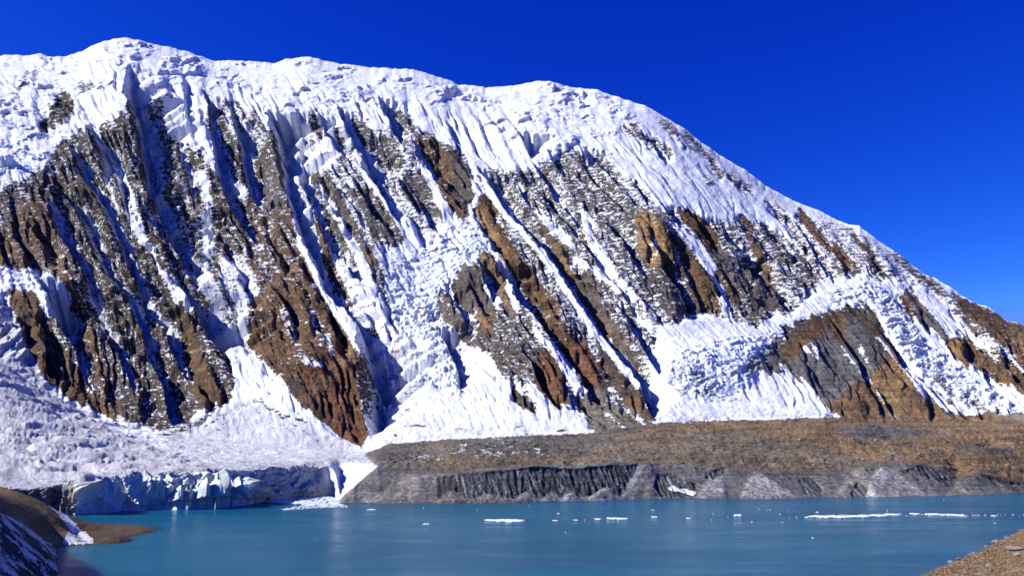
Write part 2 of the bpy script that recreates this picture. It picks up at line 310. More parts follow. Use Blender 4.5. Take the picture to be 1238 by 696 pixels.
for ax, ay, b0, b1 in [(735, 588, 704, 752), (690, 593, 676, 703), (667, 595, 652, 680), (640, 592, 618, 655), (548, 592, 526, 566), (590, 595, 570, 612), (775, 560, 748, 800), (782, 561, 765, 802), (870, 566, 838, 878), (915, 570, 890, 975), (1040, 566, 1000, 1090), (1068, 562, 1040, 1130), (1160, 578, 1140, 1185), (500, 574, 440, 535), (955, 600, 930, 1000), (1078, 572, 1060, 1150)]:
    poly([(ax - 3, ay), (ax + 3, ay), (b1, 606), (b0, 606)], f=2, col=[TALUS, (.21, .2, .195), (.19, .17, .15)][int(ax) % 3], cover=0)
poly([(796, 573), (812, 572), (830, 582), (842, 582), (842, 594), (825, 600), (800, 600), (790, 588)], f=1, col=CLIFF, cover=.1)
stroke([(812, 590), (838, 596)], w=6, f=1, cover=.9)
poly([(862, 568), (876, 563), (878, 570), (862, 579), (852, 576)], f=1, col=CLIFF)
poly([(966, 578), (978, 574), (997, 590), (990, 600), (976, 596)], f=1, col=CLIFF)
poly([(1028, 594), (1036, 582), (1050, 590), (1048, 600), (1032, 601)], f=1, col=CLIFF)
poly([(1045, 567), (1058, 565), (1056, 575)], f=1, col=CLIFF)
poly([(1095, 568), (1112, 561), (1156, 578), (1150, 588), (1120, 576)], f=1, col=CLIFF)
poly([(1184, 571), (1210, 580), (1245, 584), (1245, 595), (1218, 594)], f=1, col=CLIFF)
poly([(1085, 566), (1096, 568), (1116, 578), (1110, 580)], f=1, col=CLIFF)

def look(name, px, py):
    px = np.abs(px); px = np.where(px > 1237, 2474 - px, px)
    px = np.clip(px, 0, 1236.99); py = np.clip(py, 0, 694.99)
    x0 = px.astype(np.int64); y0 = py.astype(np.int64); fx = px - x0; fy = py - y0
    a = L[name]
    return (a[y0, x0] * (1 - fx) + a[y0, x0 + 1] * fx) * (1 - fy) + (a[y0 + 1, x0] * (1 - fx) + a[y0 + 1, x0 + 1] * fx) * fy

# ------------------------------------------------------------------ base surface: a loft of sections
def curve(px, pts, sm=0):
    v = np.interp(px, [p[0] for p in pts], [p[1] for p in pts])
    return blur1(v, sm, 0)
STEP = 1.15
cpx = np.arange(-320, 1560, STEP); NC = len(cpx)
shore_py = curve(cpx, [(-320, 636), (0, 628), (65, 622.5), (100, 621), (130, 618), (190, 615), (250, 612), (300, 609), (322, 605), (345, 602), (398, 598), (406, 599), (411, 607.5), (500, 608.5), (620, 607.5), (700, 605), (797, 601.5), (930, 602.5), (990, 601), (1053, 600), (1141, 599), (1238, 596), (1560, 594)], 3)
shore_Y = H / np.tan(np.arctan((shore_py - 348) / F) - P)
top_py = curve(cpx, [(-320, 600), (0, 592), (25, 591), (86, 586), (111, 581), (126, 579), (177, 573), (202, 570), (243, 568), (310, 569), (361, 566), (400, 563), (406, 572), (411, 602), (430, 586), (457, 564), (497, 572), (527, 573), (563, 570), (620, 565), (653, 562), (701, 565), (734, 560), (777, 559), (817, 560), (873, 566), (930, 572), (983, 572), (1034, 568), (1069, 562), (1109, 560), (1135, 568), (1156, 577), (1182, 572), (1210, 579), (1237, 584), (1560, 575)], 2)
top_Y = shore_Y + curve(cpx, [(-320, 14), (300, 14), (390, 20), (406, 22), (412, 30), (460, 130), (520, 85), (560, 70), (740, 70), (800, 85), (1000, 95), (1560, 100)], 8)
mid = (curve(cpx, [(-320, 520), (0, 512), (100, 540), (200, 549), (300, 556), (400, 552), (470, 549), (600, 547), (800, 539), (1000, 532), (1238, 530), (1560, 528)], 25),
       curve(cpx, [(-320, 2000), (0, 2000), (100, 1850), (300, 1850), (600, 1850), (1000, 1950), (1560, 2000)], 25))
foot = (curve(cpx, [(-320, 430), (-50, 425), (0, 440), (30, 460), (60, 478), (100, 497), (150, 514), (200, 524), (280, 534), (430, 545), (460, 537), (600, 528), (720, 522), (800, 511), (900, 507), (1000, 504), (1080, 511), (1180, 511), (1238, 502), (1560, 495)], 8),
        curve(cpx, [(-320, 2700), (0, 2600), (150, 2450), (430, 2400), (800, 2500), (1000, 2700), (1238, 2800), (1560, 2800)], 25))
crest_py = curve(cpx, [(-320, 110), (-60, 72), (0, 68), (18, 66), (30, 68), (50, 65), (62, 69), (80, 68), (100, 62), (110, 56), (125, 50), (140, 47), (150, 46), (168, 48), (185, 54), (205, 57), (228, 63), (250, 71), (262, 74), (285, 73), (300, 74), (312, 75), (330, 77), (345, 72), (365, 69), (375, 69), (390, 73), (410, 77), (440, 81), (455, 82), (475, 83), (500, 84), (510, 87), (530, 93), (545, 97), (553, 102), (575, 104), (590, 106), (603, 105), (620, 104), (640, 100), (655, 97.5), (665, 98), (673, 101), (690, 106), (720, 108), (732, 112), (745, 117), (780, 128), (800, 139), (830, 157), (845, 170), (870, 187), (900, 205), (925, 224), (935, 230), (960, 243), (990, 254), (1015, 267), (1028, 272), (1039, 273), (1050, 282), (1070, 297), (1089, 308), (1100, 319), (1114, 329), (1134, 338), (1150, 348), (1167, 360), (1175, 364), (1185, 368), (1194, 371), (1206, 379), (1217, 388), (1227, 389), (1238, 394), (1300, 425), (1400, 455), (1560, 485)], 1)
crest_true = crest_py + .9 * perlin(cpx / 7, cpx * 0 + .5, 55) + .3 * perlin(cpx / 2.7, cpx * 0 + .5, 56)
crest_py = blur1(crest_py, 45, 0)
crest_Y = curve(cpx, [(-320, 5000), (0, 5150), (300, 5200), (700, 5000), (1000, 4350), (1238, 3650), (1560, 3200)], 30)

NB, NT, NP, NF, NK = 8, 64, 120, 760, 16           # under water, bluff, plain, face, behind the crest
rows_Y, rows_z = [], []
_, _, zt = unproj(cpx, top_py, top_Y); _, _, zm = unproj(cpx, *mid); _, _, zf = unproj(cpx, *foot); _, _, zc = unproj(cpx, crest_py, crest_Y)
for i in range(NB):
    t = i / NB; rows_Y.append(shore_Y - 60 * (1 - t)); rows_z.append(-25 * (1 - t) + 0 * shore_Y)
for i in range(NT):
    t = i / NT; rows_Y.append(shore_Y + (top_Y - shore_Y) * t); rows_z.append(zt * t)
for i in range(NP):
    t = (i / NP)
    yk = np.where(t < .5, top_Y + (mid[1] - top_Y) * (2 * t) ** 1.3, mid[1] + (foot[1] - mid[1]) * (2 * t - 1))
    zk = np.where(t < .5, zt + (zm - zt) * (yk - top_Y) / (mid[1] - top_Y), zm + (zf - zm) * (yk - mid[1]) / (foot[1] - mid[1]))
    rows_Y.append(yk); rows_z.append(zk)
ss = np.linspace(0, 1, NF + 1)
q = np.interp(ss, [0, .03, .08, .16, .3, .6, .85, .95, 1], [0, .07, .16, .265, .40, .65, .85, .94, 1]); q = blur1(q, 40, 0); q[0] = 0; q = (q - q[0]) / (q[-1] - q[0])
for i in range(NF + 1):
    rows_Y.append(foot[1] + (crest_Y - foot[1]) * q[i]); rows_z.append(zf + (zc - zf) * ss[i])
for i in range(1, NK + 1):
    t = i / NK; rows_Y.append(crest_Y + 900 * t); rows_z.append(zc - 1000 * t ** 1.5 * np.clip((zc - 300) / 2000, .1, 1))
BY = np.array(rows_Y); BZ = np.array(rows_z); NR = BY.shape[0]
_fade = np.zeros(NR); _fade[NB + NT + NP:NB + NT + NP + NF + 1] = sstep(.93, 1, ss); _fade[NB + NT + NP + NF + 1:] = 1
_, _, zct = unproj(cpx, crest_true, crest_Y)
BZ = BZ + _fade[:, None] * (zct - zc)[None, :]; crest_py = crest_true
BX = (cpx[None, :] - 619) / F * (BY * CP + (BZ - H) * SP)
PX, PY = proj(BX, BY, BZ)
R0, R1, R2, R3 = NB, NB + NT, NB + NT + NP, NB + NT + NP + NF
rowi = np.arange(NR)[:, None]
# normals of the base
def grid_normals(X, Y, Z):
    ax, ay, az = [np.gradient(A, axis=1) for A in (X, Y, Z)]
    bx, by, bz = [np.gradient(A, axis=0) for A in (X, Y, Z)]
    nx, ny, nz = ay * bz - az * by, az * bx - ax * bz, ax * by - ay * bx
    l = np.sqrt(nx * nx + ny * ny + nz * nz) + 1e-9
    return nx / l, ny / l, nz / l
nX, nY, nZ = grid_normals(*[blur1(blur1(A, 6, 0), 6, 1) for A in (BX, BY, BZ)])
sg = np.sign(nZ); nX, nY, nZ = nX * sg, nY * sg, nZ * sg

# fall-line coordinate
kx, kk = [-300, 0, 100, 200, 400, 650, 800, 1100, 1500], [.25, .3, .38, .42, .54, .68, .76, .82, .82]
C = PX - np.interp(PX, kx, kk) * (PY - 300)
for _ in range(6):
    C = .5 * C + .5 * (PX - np.interp(C, kx, kk) * (PY - 300))

cover = look('cover', PX, PY); serac = look('serac', PX, PY); smooth = look('smooth', PX, PY); icel = look('ice', PX, PY)
rock = sstep(1., .7, cover)
face = sstep(R2 - 15, R2 + 40, rowi) * np.ones_like(PX)
under = sstep(0, 24, PY - crest_py[None, :]) * (rowi <= R3)
under2 = sstep(0, 7, PY - crest_py[None, :]) * (rowi <= R3)
mpp = BY / F

# ---- gullies: lines of rib crests (px, py, shadow width) ; the ground drops away on their right
STRIPS = [
 [(155,80,6),(151,100,10),(150,115,22),(156,135,24),(162,155,26),(164,175,24),(166,200,22),(174,225,24),(185,250,26),(199,275,24),(209,300,18),(222,326,12),(236,342,4)],
 [(203,330,3),(211,340,14),(219,351,22),(226,362,24),(232,375,28),(238,388,32),(246,405,30),(252,415,26),(262,424,6)],
 [(54,232,5),(57,245,10),(63,275,15),(83,300,12),(98,326,9),(101,351,12),(108,375,14),(120,385,14),(128,400,14),(141,425,11),(152,450,7),(160,470,4)],
 [(70,222,8),(71,228,15),(88,250,13),(98,275,14),(108,300,14),(123,326,11),(136,340,14),(148,350,17),(158,375,15),(171,400,12),(176,425,16),(188,450,14),(199,475,12),(202,500,16),(206,514,3)],
 [(84,172,12),(87,200,14),(106,225,14),(121,250,13),(131,275,16),(143,300,14),(156,326,13),(168,351,14),(172,360,15),(186,375,20),(196,400,19),(209,425,12),(221,450,7),(232,466,2)],
 [(103,146,20),(108,165,20),(113,185,14),(116,200,10),(126,225,6),(136,245,3)],
 [(122,165,10),(124,181,14),(132,203,12),(141,225,9),(148,250,6),(155,265,2)],
 [(167,240,6),(171,250,10),(178,262,12),(189,275,10),(200,288,6)],
 [(208,133,5),(212,160,10),(217,180,11),(224,200,8),(235,226,2)],
 [(245,108,14),(249,120,13),(252,135,7),(256,165,9),(259,195,13),(267,225,13),(277,250,11),(294,275,9),(308,291,2)],
 [(280,140,5),(284,156,13),(287,181,13),(291,205,13),(297,225,13),(306,240,6),(314,252,2)],
 [(318,130,8),(322,140,24),(326,152,22),(330,172,18),(336,200,13),(342,225,13),(350,250,14),(358,275,16),(370,300,15),(385,326,12),(393,351,16),(406,368,14),(416,375,12),(430,392,16),(434,405,20),(432,420,32),(432,440,32),(436,470,26),(440,500,22),(446,522,4)],
 [(357,130,7),(360,155,8),(353,182,15),(356,205,15),(368,225,13),(378,250,11),(388,275,11),(400,300,9),(415,313,6),(424,328,8),(440,340,2)],
 [(380,128,14),(384,140,16),(388,150,6),(393,158,14),(400,170,14),(410,185,4)],
 [(407,125,7),(412,140,9),(418,156,13),(430,175,18),(436,190,20),(440,205,18),(448,215,11),(456,225,10),(471,250,8),(481,262,2)],
 [(458,115,6),(463,131,10),(474,155,8),(484,172,2)],
 [(496,165,4),(507,185,8),(517,200,10),(526,214,2)],
 [(576,200,8),(583,212,16),(598,232,8),(610,250,10),(622,265,16),(637,284,18),(653,300,13),(663,313,12),(673,326,12),(685,351,17),(693,363,16),(703,375,14),(715,392,10),(724,405,8),(738,420,10),(752,438,13),(762,450,15),(772,463,16),(777,476,16),(781,488,12),(790,505,2)],
 [(594,312,6),(603,325,20),(613,342,24),(620,355,18),(626,375,20),(637,388,13),(648,400,6),(658,414,9),(665,425,11),(676,440,8),(690,455,2)],
 [(576,312,5),(579,325,12),(584,340,13),(590,355,9),(596,372,3)],
 [(540,345,6),(543,352,11),(553,372,10),(563,390,5),(580,402,2)],
 [(519,384,6),(522,390,22),(534,402,16),(540,413,11),(545,425,14),(550,445,13),(552,460,9),(556,470,2)],
 [(516,358,3),(519,366,9),(524,378,3)],
 [(664,242,3),(688,275,5),(708,300,6),(733,331,6),(748,350,6),(771,383,6),(796,408,6),(807,420,2)],
 [(708,246,4),(728,266,9),(750,292,8),(760,306,3)],
 [(795,266,3),(814,298,6),(829,326,6),(846,362,5),(852,375,2)],
 [(884,300,6),(890,312,16),(900,326,8)],
 [(760,214,3),(772,232,6),(782,246,2)],
 [(705,175,6),(708,186,14),(712,197,4)],
 [(622,155,6),(628,166,16),(634,176,10),(642,190,3)],
 [(744,362,3),(752,378,10),(762,392,11),(768,405,10),(780,425,12),(790,442,10),(798,450,2)],
 [(38,330,10),(46,342,26),(52,356,30),(58,370,24),(64,385,20),(74,400,16),(86,412,12),(95,430,9),(103,450,5),(112,466,2)],
 [(612,206,3),(622,218,8),(632,236,6),(640,248,2)],
 [(528,100,4),(533,108,12),(540,118,8)],
 [(640,192,3),(655,212,8),(672,236,8),(690,262,6),(700,275,2)],
 [(460,375,3),(468,395,6),(480,420,6),(491,446,4),(490,465,2)],
 [(424,345,3),(440,372,7),(455,398,7),(468,420,3)],
 [(1060,404,3),(1080,432,6),(1100,452,6),(1130,478,5),(1160,508,2)],
 [(1000,384,3),(1012,405,6),(1026,432,8),(1040,455,6),(1052,470,3)],
 [(1060,470,3),(1072,492,6),(1082,508,3)],
 [(958,262,2),(975,290,5),(990,315,5),(1000,335,2)],
 [(1140,380,2),(1165,402,5),(1200,430,5),(1235,460,3)],
 [(690,110,3),(700,122,8),(708,130,3)],
]
Dcut = np.zeros_like(PX)
KAP = 1.9
lip = np.zeros_like(PX); GUL = np.zeros_like(PX)
for si, st in enumerate(STRIPS):
    ys = np.array([p[1] for p in st], float); xs = np.array([p[0] for p in st], float); ws = np.array([p[2] for p in st], float)
    sel_r = np.where(((PY > ys[0] - 3) & (PY < ys[-1] + 3)).any(1))[0]
    if len(sel_r) == 0: continue
    sl = slice(sel_r[0], sel_r[-1] + 1); cl = slice(max(0, int((xs.min() - 60 + 320) / STEP)), int((xs.max() + 160 + 320) / STEP))
    py, px = PY[sl, cl], PX[sl, cl]
    jit = 1 + .35 * perlin(py / 9, py * 0 + si * 3.7, 300 + si)
    xc = np.interp(py, ys, xs) + np.interp(py, ys, ws) * (.22 * perlin(py / 13, py * 0 + si * 1.3, 200 + si) + .10 * perlin(py / 4, py * 0 + si * 1.3, 250 + si))
    w = np.interp(py, ys, ws, left=0, right=0) * jit * np.interp(xs.mean(), [0, 500, 700, 1238], [1.25, 1.2, 1.05, 1.])
    w = np.maximum(w, .01) * ((py > ys[0]) & (py < ys[-1])); w = w * (.15 + .85 * sstep(ys[0], ys[0] + 5 + .9 * ws[0] + 6 * (ws[0] > 9), py + 3 * perlin(px / 6, py / 9, 270 + si)))
    d = (px - xc) / np.maximum(w, .5)
    steep = sstep(-.02, .42, d); back = np.clip(1 - (d - .42) / 2.3, 0, 1) ** 1.35
    dep = KAP * w * mpp[sl, cl] * steep * np.where(d > .42, back, 1)
    Dcut[sl, cl] = np.maximum(Dcut[sl, cl], dep)
    GUL[sl, cl] = np.maximum(GUL[sl, cl], sstep(.1, .3, d) * sstep(1.25, .8, d) * (w > 3))
    lip[sl, cl] = np.maximum(lip[sl, cl], .16 * w * mpp[sl, cl] * np.exp(-np.abs(np.minimum(d, 0)) * 1.1) * (d < 0) * (w > .5))
under_c = sstep(0, 12, PY - crest_py[None, :]) * (rowi <= R3)
disp = (lip - Dcut) * under_c * face

for hx, hy, rx, ry, a in [(1045, 430, 50, 45, 30), (1038, 492, 26, 20, 18), (1098, 478, 24, 34, 24), (975, 430, 22, 40, 22), (880, 436, 70, 30, 40), (365, 450, 50, 70, 60), (640, 420, 60, 80, 60), (500, 340, 50, 80, -70), (568, 350, 28, 36, 40), (250, 440, 40, 60, 30), (40, 400, 40, 60, 40), (790, 290, 40, 40, 40)]:
    disp = disp + face * under_c * a * np.exp(-((PX - hx) / rx) ** 2 - ((PY - hy) / ry) ** 2)
# ---- noise relief on the face
rib_amt = (.4 + .6 * sstep(1., .55, blur1(blur1(cover, 10, 0), 10, 1))) * (1 - .85 * np.clip(smooth, 0, 1)) * (1 - .6 * np.clip(serac, 0, 1))
wob = 7 * fbm(PX / 60, PY / 60, 7, 3)
disp = disp + face * under * rib_amt * (
      22 * (ridged((C + wob) / 34, PY / 150, 11, 2) - .6)
    + 11 * (ridged((C + wob) / 14, PY / 55, 21, 3) - .6) * sstep(-.5, .4, fbm(PX / 40, PY / 40, 25, 2))
    + 5 * (ridged((C + wob * .7) / 6, PY / 22, 31, 3) - .6) * sstep(-.4, .4, fbm(PX / 24, PY / 24, 35, 2)))
# lesser ribs: asymmetric, dropping away on the right like the traced ones
def saw_ribs(width, length, amp, seed):
    q_ = (C + .22 * (PY - 300) * perlin(PX / 120 + seed, PY / 140, seed + 1) + 17 * fbm(PX / 60, PY / 50, seed, 3, .6) + 2.5 * fbm(PX / 9, PY / 12, seed + 3, 3, .6)) / width
    k_ = np.floor(q_); f_ = q_ - k_
    a_ = np.clip(.25 + 1.5 * perlin(k_ * 7.31 + .37, PY / length + k_ * 3.3, seed + 7), 0, 1.3)
    return -amp * a_ * sstep(0, .3, f_) * np.where(f_ > .3, np.clip(1 - (f_ - .3) / .7, 0, 1) ** 1.3, 1)
sr_amt = face * np.where(PX < 600, .75 + .25 * rock, .3 + .7 * rock) * (1 - np.clip(smooth, 0, 1)) * (1 - .7 * np.clip(serac, 0, 1)) * sstep(8, 50, PY - crest_py[None, :])
disp = disp + sr_amt * (saw_ribs(27, 60, 44, 801) + saw_ribs(12, 34, 24, 831) + saw_ribs(5.5, 20, 9, 861))
# flutings on the open snow
flut = sstep(30, 70, PY - crest_py[None, :]) * sstep(.75, 1.0, cover) * (1 - np.clip(smooth, 0, 1)) * (1 - .7 * np.clip(serac, 0, 1)) * face
disp = disp + under2 * flut * (8 * (ridged((C + wob * .6) / 8, PY / 55, 41, 2) - .6) * sstep(-.1, .4, fbm(PX / 50, PY / 40, 45, 3)))
disp = disp + under2 * face * 3.2 * fbm(PX / 9, PY / 9, 61, 4, .6)
disp = disp + face * under2 * np.clip(smooth, 0, 1) * sstep(.8, 1, cover) * (7 * (ridged((C + 6 * fbm(PX / 30, PY / 30, 653, 3)) / 6.5, PY / 70, 651, 3, .6) - .6) + 2.5 * fbm(PX / 14, PY / 9, 655, 3))
# ledges in the rock
zz = BZ + .12 * BX + 26 * fbm(PX / 30, PY / 30, 71, 4)
saw = (zz / 21.0) % 1.0; saw2 = (zz / 9.5 + .3) % 1.0
led = sstep(-.35, .5, fbm(PX / 22, PY / 9, 75, 3)); led2 = sstep(-.3, .5, fbm(PX / 12, PY / 7, 78, 3))
disp = disp + face * under * rock * (1 - np.clip(smooth, 0, 1)) * (-2. * sstep(0, 1, saw) * led + 7 * (ridged((PX + 9 * fbm(PX / 18, PY / 12, 73, 3)) / 21, (PY + .14 * PX + 5 * fbm(PX / 26, PY / 20, 74, 3)) / 5.2, 77, 3, .6) - .6) * led2 + 9 * fbm(PX / 15, PY / 15, 79, 4, .6))
# seracs and crevassed ice
lump_x, lump_y = BX + 18 * fbm(PX / 20, PY / 20, 81, 2), (BY * .45 + BZ * .9) + 16 * fbm(PX / 20, PY / 20, 85, 2)
f1, f2, cv = cells(lump_x / 62, lump_y / 36, 3)
g1, g2, cw = cells(lump_x / 27 + 7, lump_y / 17 + 3, 5)
lum = 28 * (cv - .5) * sstep(0, .22, f2 - f1) - 12 * sstep(.16, 0, f2 - f1) + 12 * (cw - .5) - 6 * sstep(.14, 0, g2 - g1)
patch = sstep(-.3, .3, fbm(PX / 34, PY / 22, 91, 3))
def benches(step, amp, seed):
    t_ = -PY / step + 1.5 * fbm(PX / (step * 3), PY / (step * 1.6), seed, 4, .6) + .004 * PX * 8 / step
    f_ = t_ - np.floor(t_); k_ = np.floor(t_)
    am = np.clip(.5 + 1.3 * perlin(PX / (step * 2.2) + 5 * k_, k_ * 1.7, seed + 9), 0, 1.4)
    return amp * am * (sstep(0, .16, f_) * (1 - sstep(.16, 1, f_)) - .25)
bch = benches(17, 40, 901) + benches(8, 11, 921)
bch2 = benches(11, 24, 925) + benches(5, 12, 931) + 8 * (cw - .5) * sstep(0, .2, g2 - g1) - 7 * sstep(.14, 0, g2 - g1)
q1, q2, qv = cells(lump_x / 13, lump_y / 8, 15)
bch2 = bch2 + 4.5 * (qv - .5) - 4 * sstep(.12, 0, q2 - q1)
brk = np.where(PY < 200, 1.35 * sstep(-.28, .22, fbm(PX / 42, PY / 24, 951, 3, .6)), 1.)
disp = disp + under2 * face * np.clip(serac, 0, 1.3) * brk * (np.where(PY < 200, .13, .0) * lum * (.35 + .65 * patch) + np.where(PY < 200, bch, bch2) * np.where(PX < 260, np.where(PY > 360, .45, 1), 1))
mound = sstep(.2, .4, blur1(blur1(look('dirt', PX, PY), 8, 0), 8, 1)) * sstep(270, 200, PX) * face
mo_x, mo_y = PX + .7 * (PY - 450) + 14 * fbm(PX / 40, PY / 25, 955, 3), PY + 6 * fbm(PX / 30, PY / 20, 957, 3)
disp = disp + mound * (46 * (ridged(mo_x / 62, mo_y / 24, 961, 2) - .6) + 20 * (ridged(mo_x / 24, mo_y / 11, 963, 3) - .6))
# ---- the plain in front
plain = sstep(R1 + 1, R1 + 14, rowi) * (1 - face)
isgl = sstep(470, 425, PX + .8 * (PY - 560))         # glacier on the left, moraine on the right
gl = ridged(BX / 170 + .4 * fbm(BX / 90, BY / 90, 95, 2), BY / 120, 96, 4, .55) - .6
disp = disp + plain * isgl * (26 * gl * sstep(0, 30, rowi - R1) * sstep(300, 150, PX) + 6 * fbm(BX / 40, BY / 25, 98, 4, .6) + 2 * (cw - .5))
disp = disp + plain * (1 - isgl) * (10 * fbm(BX / 260, BY / 200, 109, 2) + 11 * fbm(BX / 120, BY / 70, 111, 3) + 4.5 * ridged(BX / 34, BY / 26, 115, 3) + 4.5 * fbm(BX / 14, BY / 20, 119, 4, .7)) * sstep(0, 10, rowi - R1)
hum = np.zeros_like(PX)
for hx, hy, rx, ry, a in [(1040, 524, 26, 6, 16), (1032, 541, 14, 4, 15), (1110, 526, 16, 4, 12), (1190, 538, 16, 5, -14), (985, 527, 20, 3, 8), (620, 537, 40, 6, 14), (555, 545, 30, 5, 10), (1200, 520, 60, 6, 12)]:
    hum += a * np.exp(-((PX - hx) / rx) ** 2 - ((PY - hy) / ry) ** 2)
disp = disp + plain * (1 - isgl) * hum
# ---- bluffs at the shore
blf = sstep(R0 - 7, R0 - 2, rowi) * sstep(R1 + 6, R1 - 2, rowi)
dark = sstep(.115, .085, look('r', PX, PY)) * (1 - isgl)
icecut = (f2 - f1)
def facets(wd, seed):
    q_ = (BX + .35 * BZ + wd * .8 * fbm(BX / wd / 2, BZ / wd, seed, 3, .6)) / wd
    k_ = np.floor(q_); f_ = q_ - k_
    return np.clip(.2 + 1.6 * perlin(k_ * 5.7 + .4, BZ / 45 + k_, seed + 3), 0, 1.2) * np.where(f_ < .8, f_ / .8, (1 - f_) / .2)
nose = 1 - .9 * sstep(380, 395, PX) * sstep(430, 415, PX)
blf = blf * nose
tb = np.clip((rowi - R0) / NT, 0, 1)
disp = disp + blf * isgl * np.exp(-((PX - 252) / 46) ** 2) * 28 * np.clip(1 - tb, 0, 1) ** 1.3 * (.55 + 1.1 * cells(BX / 16, BZ / 11, 19)[2])
disp = disp + blf * isgl * (.25 + .75 * sstep(1.02, .72, tb)) * (30 * facets(40, 971) + 15 * facets(17, 981))
disp = disp + blf * (isgl * (.6 * (14 * (cells(BX / 26, BZ / 60, 8)[2] - .5) + 22 * (cells((BX + .4 * BZ) / 34, BZ / 55, 18)[2] - .5) + 11 * fbm(BX / 9, BZ / 16, 121, 3, .6) + 8 * ridged(BX / 30, BZ / 90, 125, 2)))
                     + (1 - isgl) * (dark * (7 * (ridged(BX / 13 + .25 * BZ / 13, BZ / 40, 127, 4, .6) - .75)) - 3 * dark + (1 - dark) * (4.5 * sstep(.13, .25, blur1(blur1(look('r', PX, PY), 9, 0), 9, 1)) - 2 + 2.5 * fbm(BX / 22, BZ / 22, 129, 4, .6) + 4 * fbm(BX / 60, BZ / 200, 133, 2))))

X = BX + nX * disp; Y = BY + nY * disp; Z = BZ + nZ * disp
Z = np.where(rowi < R0, np.minimum(Z, -.4), Z)
# ---- final per-vertex surface kinds
FX, FY = proj(X, Y, Z)
FX = np.where(rowi > R3, PX, FX); FY = np.where(rowi > R3, PY + 6, FY)
att = {k: look(k, FX, FY) for k in ('cover', 'r', 'g', 'b', 'ice', 'dirt')}
NXf, NYf, NZf = grid_normals(X, Y, Z); NZf = np.abs(NZf)
NZb = blur1(blur1(NZf, 2, 0), 2, 1)
cov = att['cover'] + np.where(att['cover'] < .97, .55 * (NZf - NZb), 0)
cov = np.where(att['cover'] > .93, att['cover'], cov)
fc = face[...] * (1 - np.clip(look('smooth', FX, FY), 0, 1)) * (1 - .6 * np.clip(look('serac', FX, FY), 0, 1)) * sstep(30, 70, PY - crest_py[None, :])
wob2 = 10 * fbm(PX / 45, PY / 45, 601, 4, .6)
cov = cov - .55 * fc * (att['cover'] > .85) * sstep(.05, .6, fbm((C + wob2) / 11, PY / 60, 603, 4, .65)) * sstep(-.3, .3, fbm(PX / 70, PY / 60, 605, 3) + .15)
cov = cov + fc * (att['cover'] < .8) * (.34 * fbm((C + wob2) / 6, PY / 42, 607, 4, .65))
smf = look('smooth', FX, FY) * face
cov = cov - .62 * (att['cover'] > .8) * smf * sstep(.18, .55, fbm((C + 3 * fbm(PX / 20, PY / 20, 611, 3)) / 4.2, PY / 46, 613, 4, .65)) * sstep(-.2, .3, fbm(PX / 40, PY / 30, 615, 3))
cov = cov - np.where(FX < 330, .05, .095) * face * sstep(.02, .15, att['cover']) * sstep(.92, .8, att['cover']) * sstep(90, 160, FY)
cov = cov + face * sstep(.05, .25, att['cover']) * sstep(.9, .8, att['cover']) * .5 * fbm((FX + 6 * fbm(FX / 16, FY / 12, 641, 3)) / 8, (FY + .13 * FX + 4 * fbm(FX / 22, FY / 18, 643, 3)) / 2.1, 645, 3, .6)
cov = cov + .42 * GUL * (att['cover'] < .9)
dirt = np.clip(att['dirt'] * (1 + .9 * fbm(PX / 22, PY / 8, 621, 4, .6)) + .12 * sstep(0, .6, fbm(PX / 30, PY / 16, 625, 4)), 0, .75)
steepc = sstep(.30, .16, NZf) * face * (att['cover'] > .9) * .35
cov = cov - steepc
tone = 1 + .35 * fbm(C / 9, PY / 45, 141, 3) + .25 * fbm(PX / 30, PY / 30, 145, 3)
strk = sstep(.12, .45, fbm((X + .35 * Z) / 5, Z / 40, 151, 3, .6)) * (att['r'] < .085) * (rowi < R1 + 8) * (rowi > R0) * (PX > 450)
for k in 'rgb': att[k] = att[k] + strk * .2
RGB = [np.clip(att[k] * tone, .015, .6) for k in 'rgb']

# ------------------------------------------------------------------ materials
def N(nt, typ, **kw):
    n = nt.nodes.new(typ)
    for k, v in kw.items():
        if k.startswith('i_'):
            key = k[2:]; key = int(key) if key.isdigit() else key.replace('_', ' ')
            n.inputs[key].default_value = v
        else: setattr(n, k, v)
    return n
def math_(nt, op, a, b=None, clamp=False):
    n = nt.nodes.new('ShaderNodeMath'); n.operation = op; n.use_clamp = clamp
    for i, v in enumerate((a, b)):
        if v is None: continue
        if isinstance(v, (int, float)): n.inputs[i].default_value = v
        else: nt.links.new(v, n.inputs[i])
    return n.outputs[0]
def mixc(nt, f, a, b, typ='MIX'):
    n = nt.nodes.new('ShaderNodeMix'); n.data_type = 'RGBA'; n.blend_type = typ
    for i, v in ((0, f), (6, a), (7, b)):
        if isinstance(v, (int, float)): n.inputs[i].default_value = v
        elif isinstance(v, tuple): n.inputs[i].default_value = (*v, 1) if len(v) == 3 else v
        else: nt.links.new(v, n.inputs[i])
    return n.outputs[2]
def noise(nt, vec, scale, detail=4, rough=.55, mapscale=None):
    if mapscale:
        m = nt.nodes.new('ShaderNodeMapping'); m.inputs['Scale'].default_value = mapscale; nt.links.new(vec, m.inputs[0]); vec = m.outputs[0]
    n = nt.nodes.new('ShaderNodeTexNoise'); n.inputs['Scale'].default_value = scale; n.inputs['Detail'].default_value = detail; n.inputs['Roughness'].default_value = rough; n.inputs['Distortion'].default_value = .6
    nt.links.new(vec, n.inputs['Vector']); return n.outputs[0]
def smooth_(nt, v, a, b, lo=0., hi=1.):
    n = nt.nodes.new('ShaderNodeMapRange'); n.interpolation_type = 'SMOOTHSTEP'
    nt.links.new(v, n.inputs[0]); n.inputs[1].default_value = a; n.inputs[2].default_value = b; n.inputs[3].default_value = lo; n.inputs[4].default_value = hi
    return n.outputs[0]
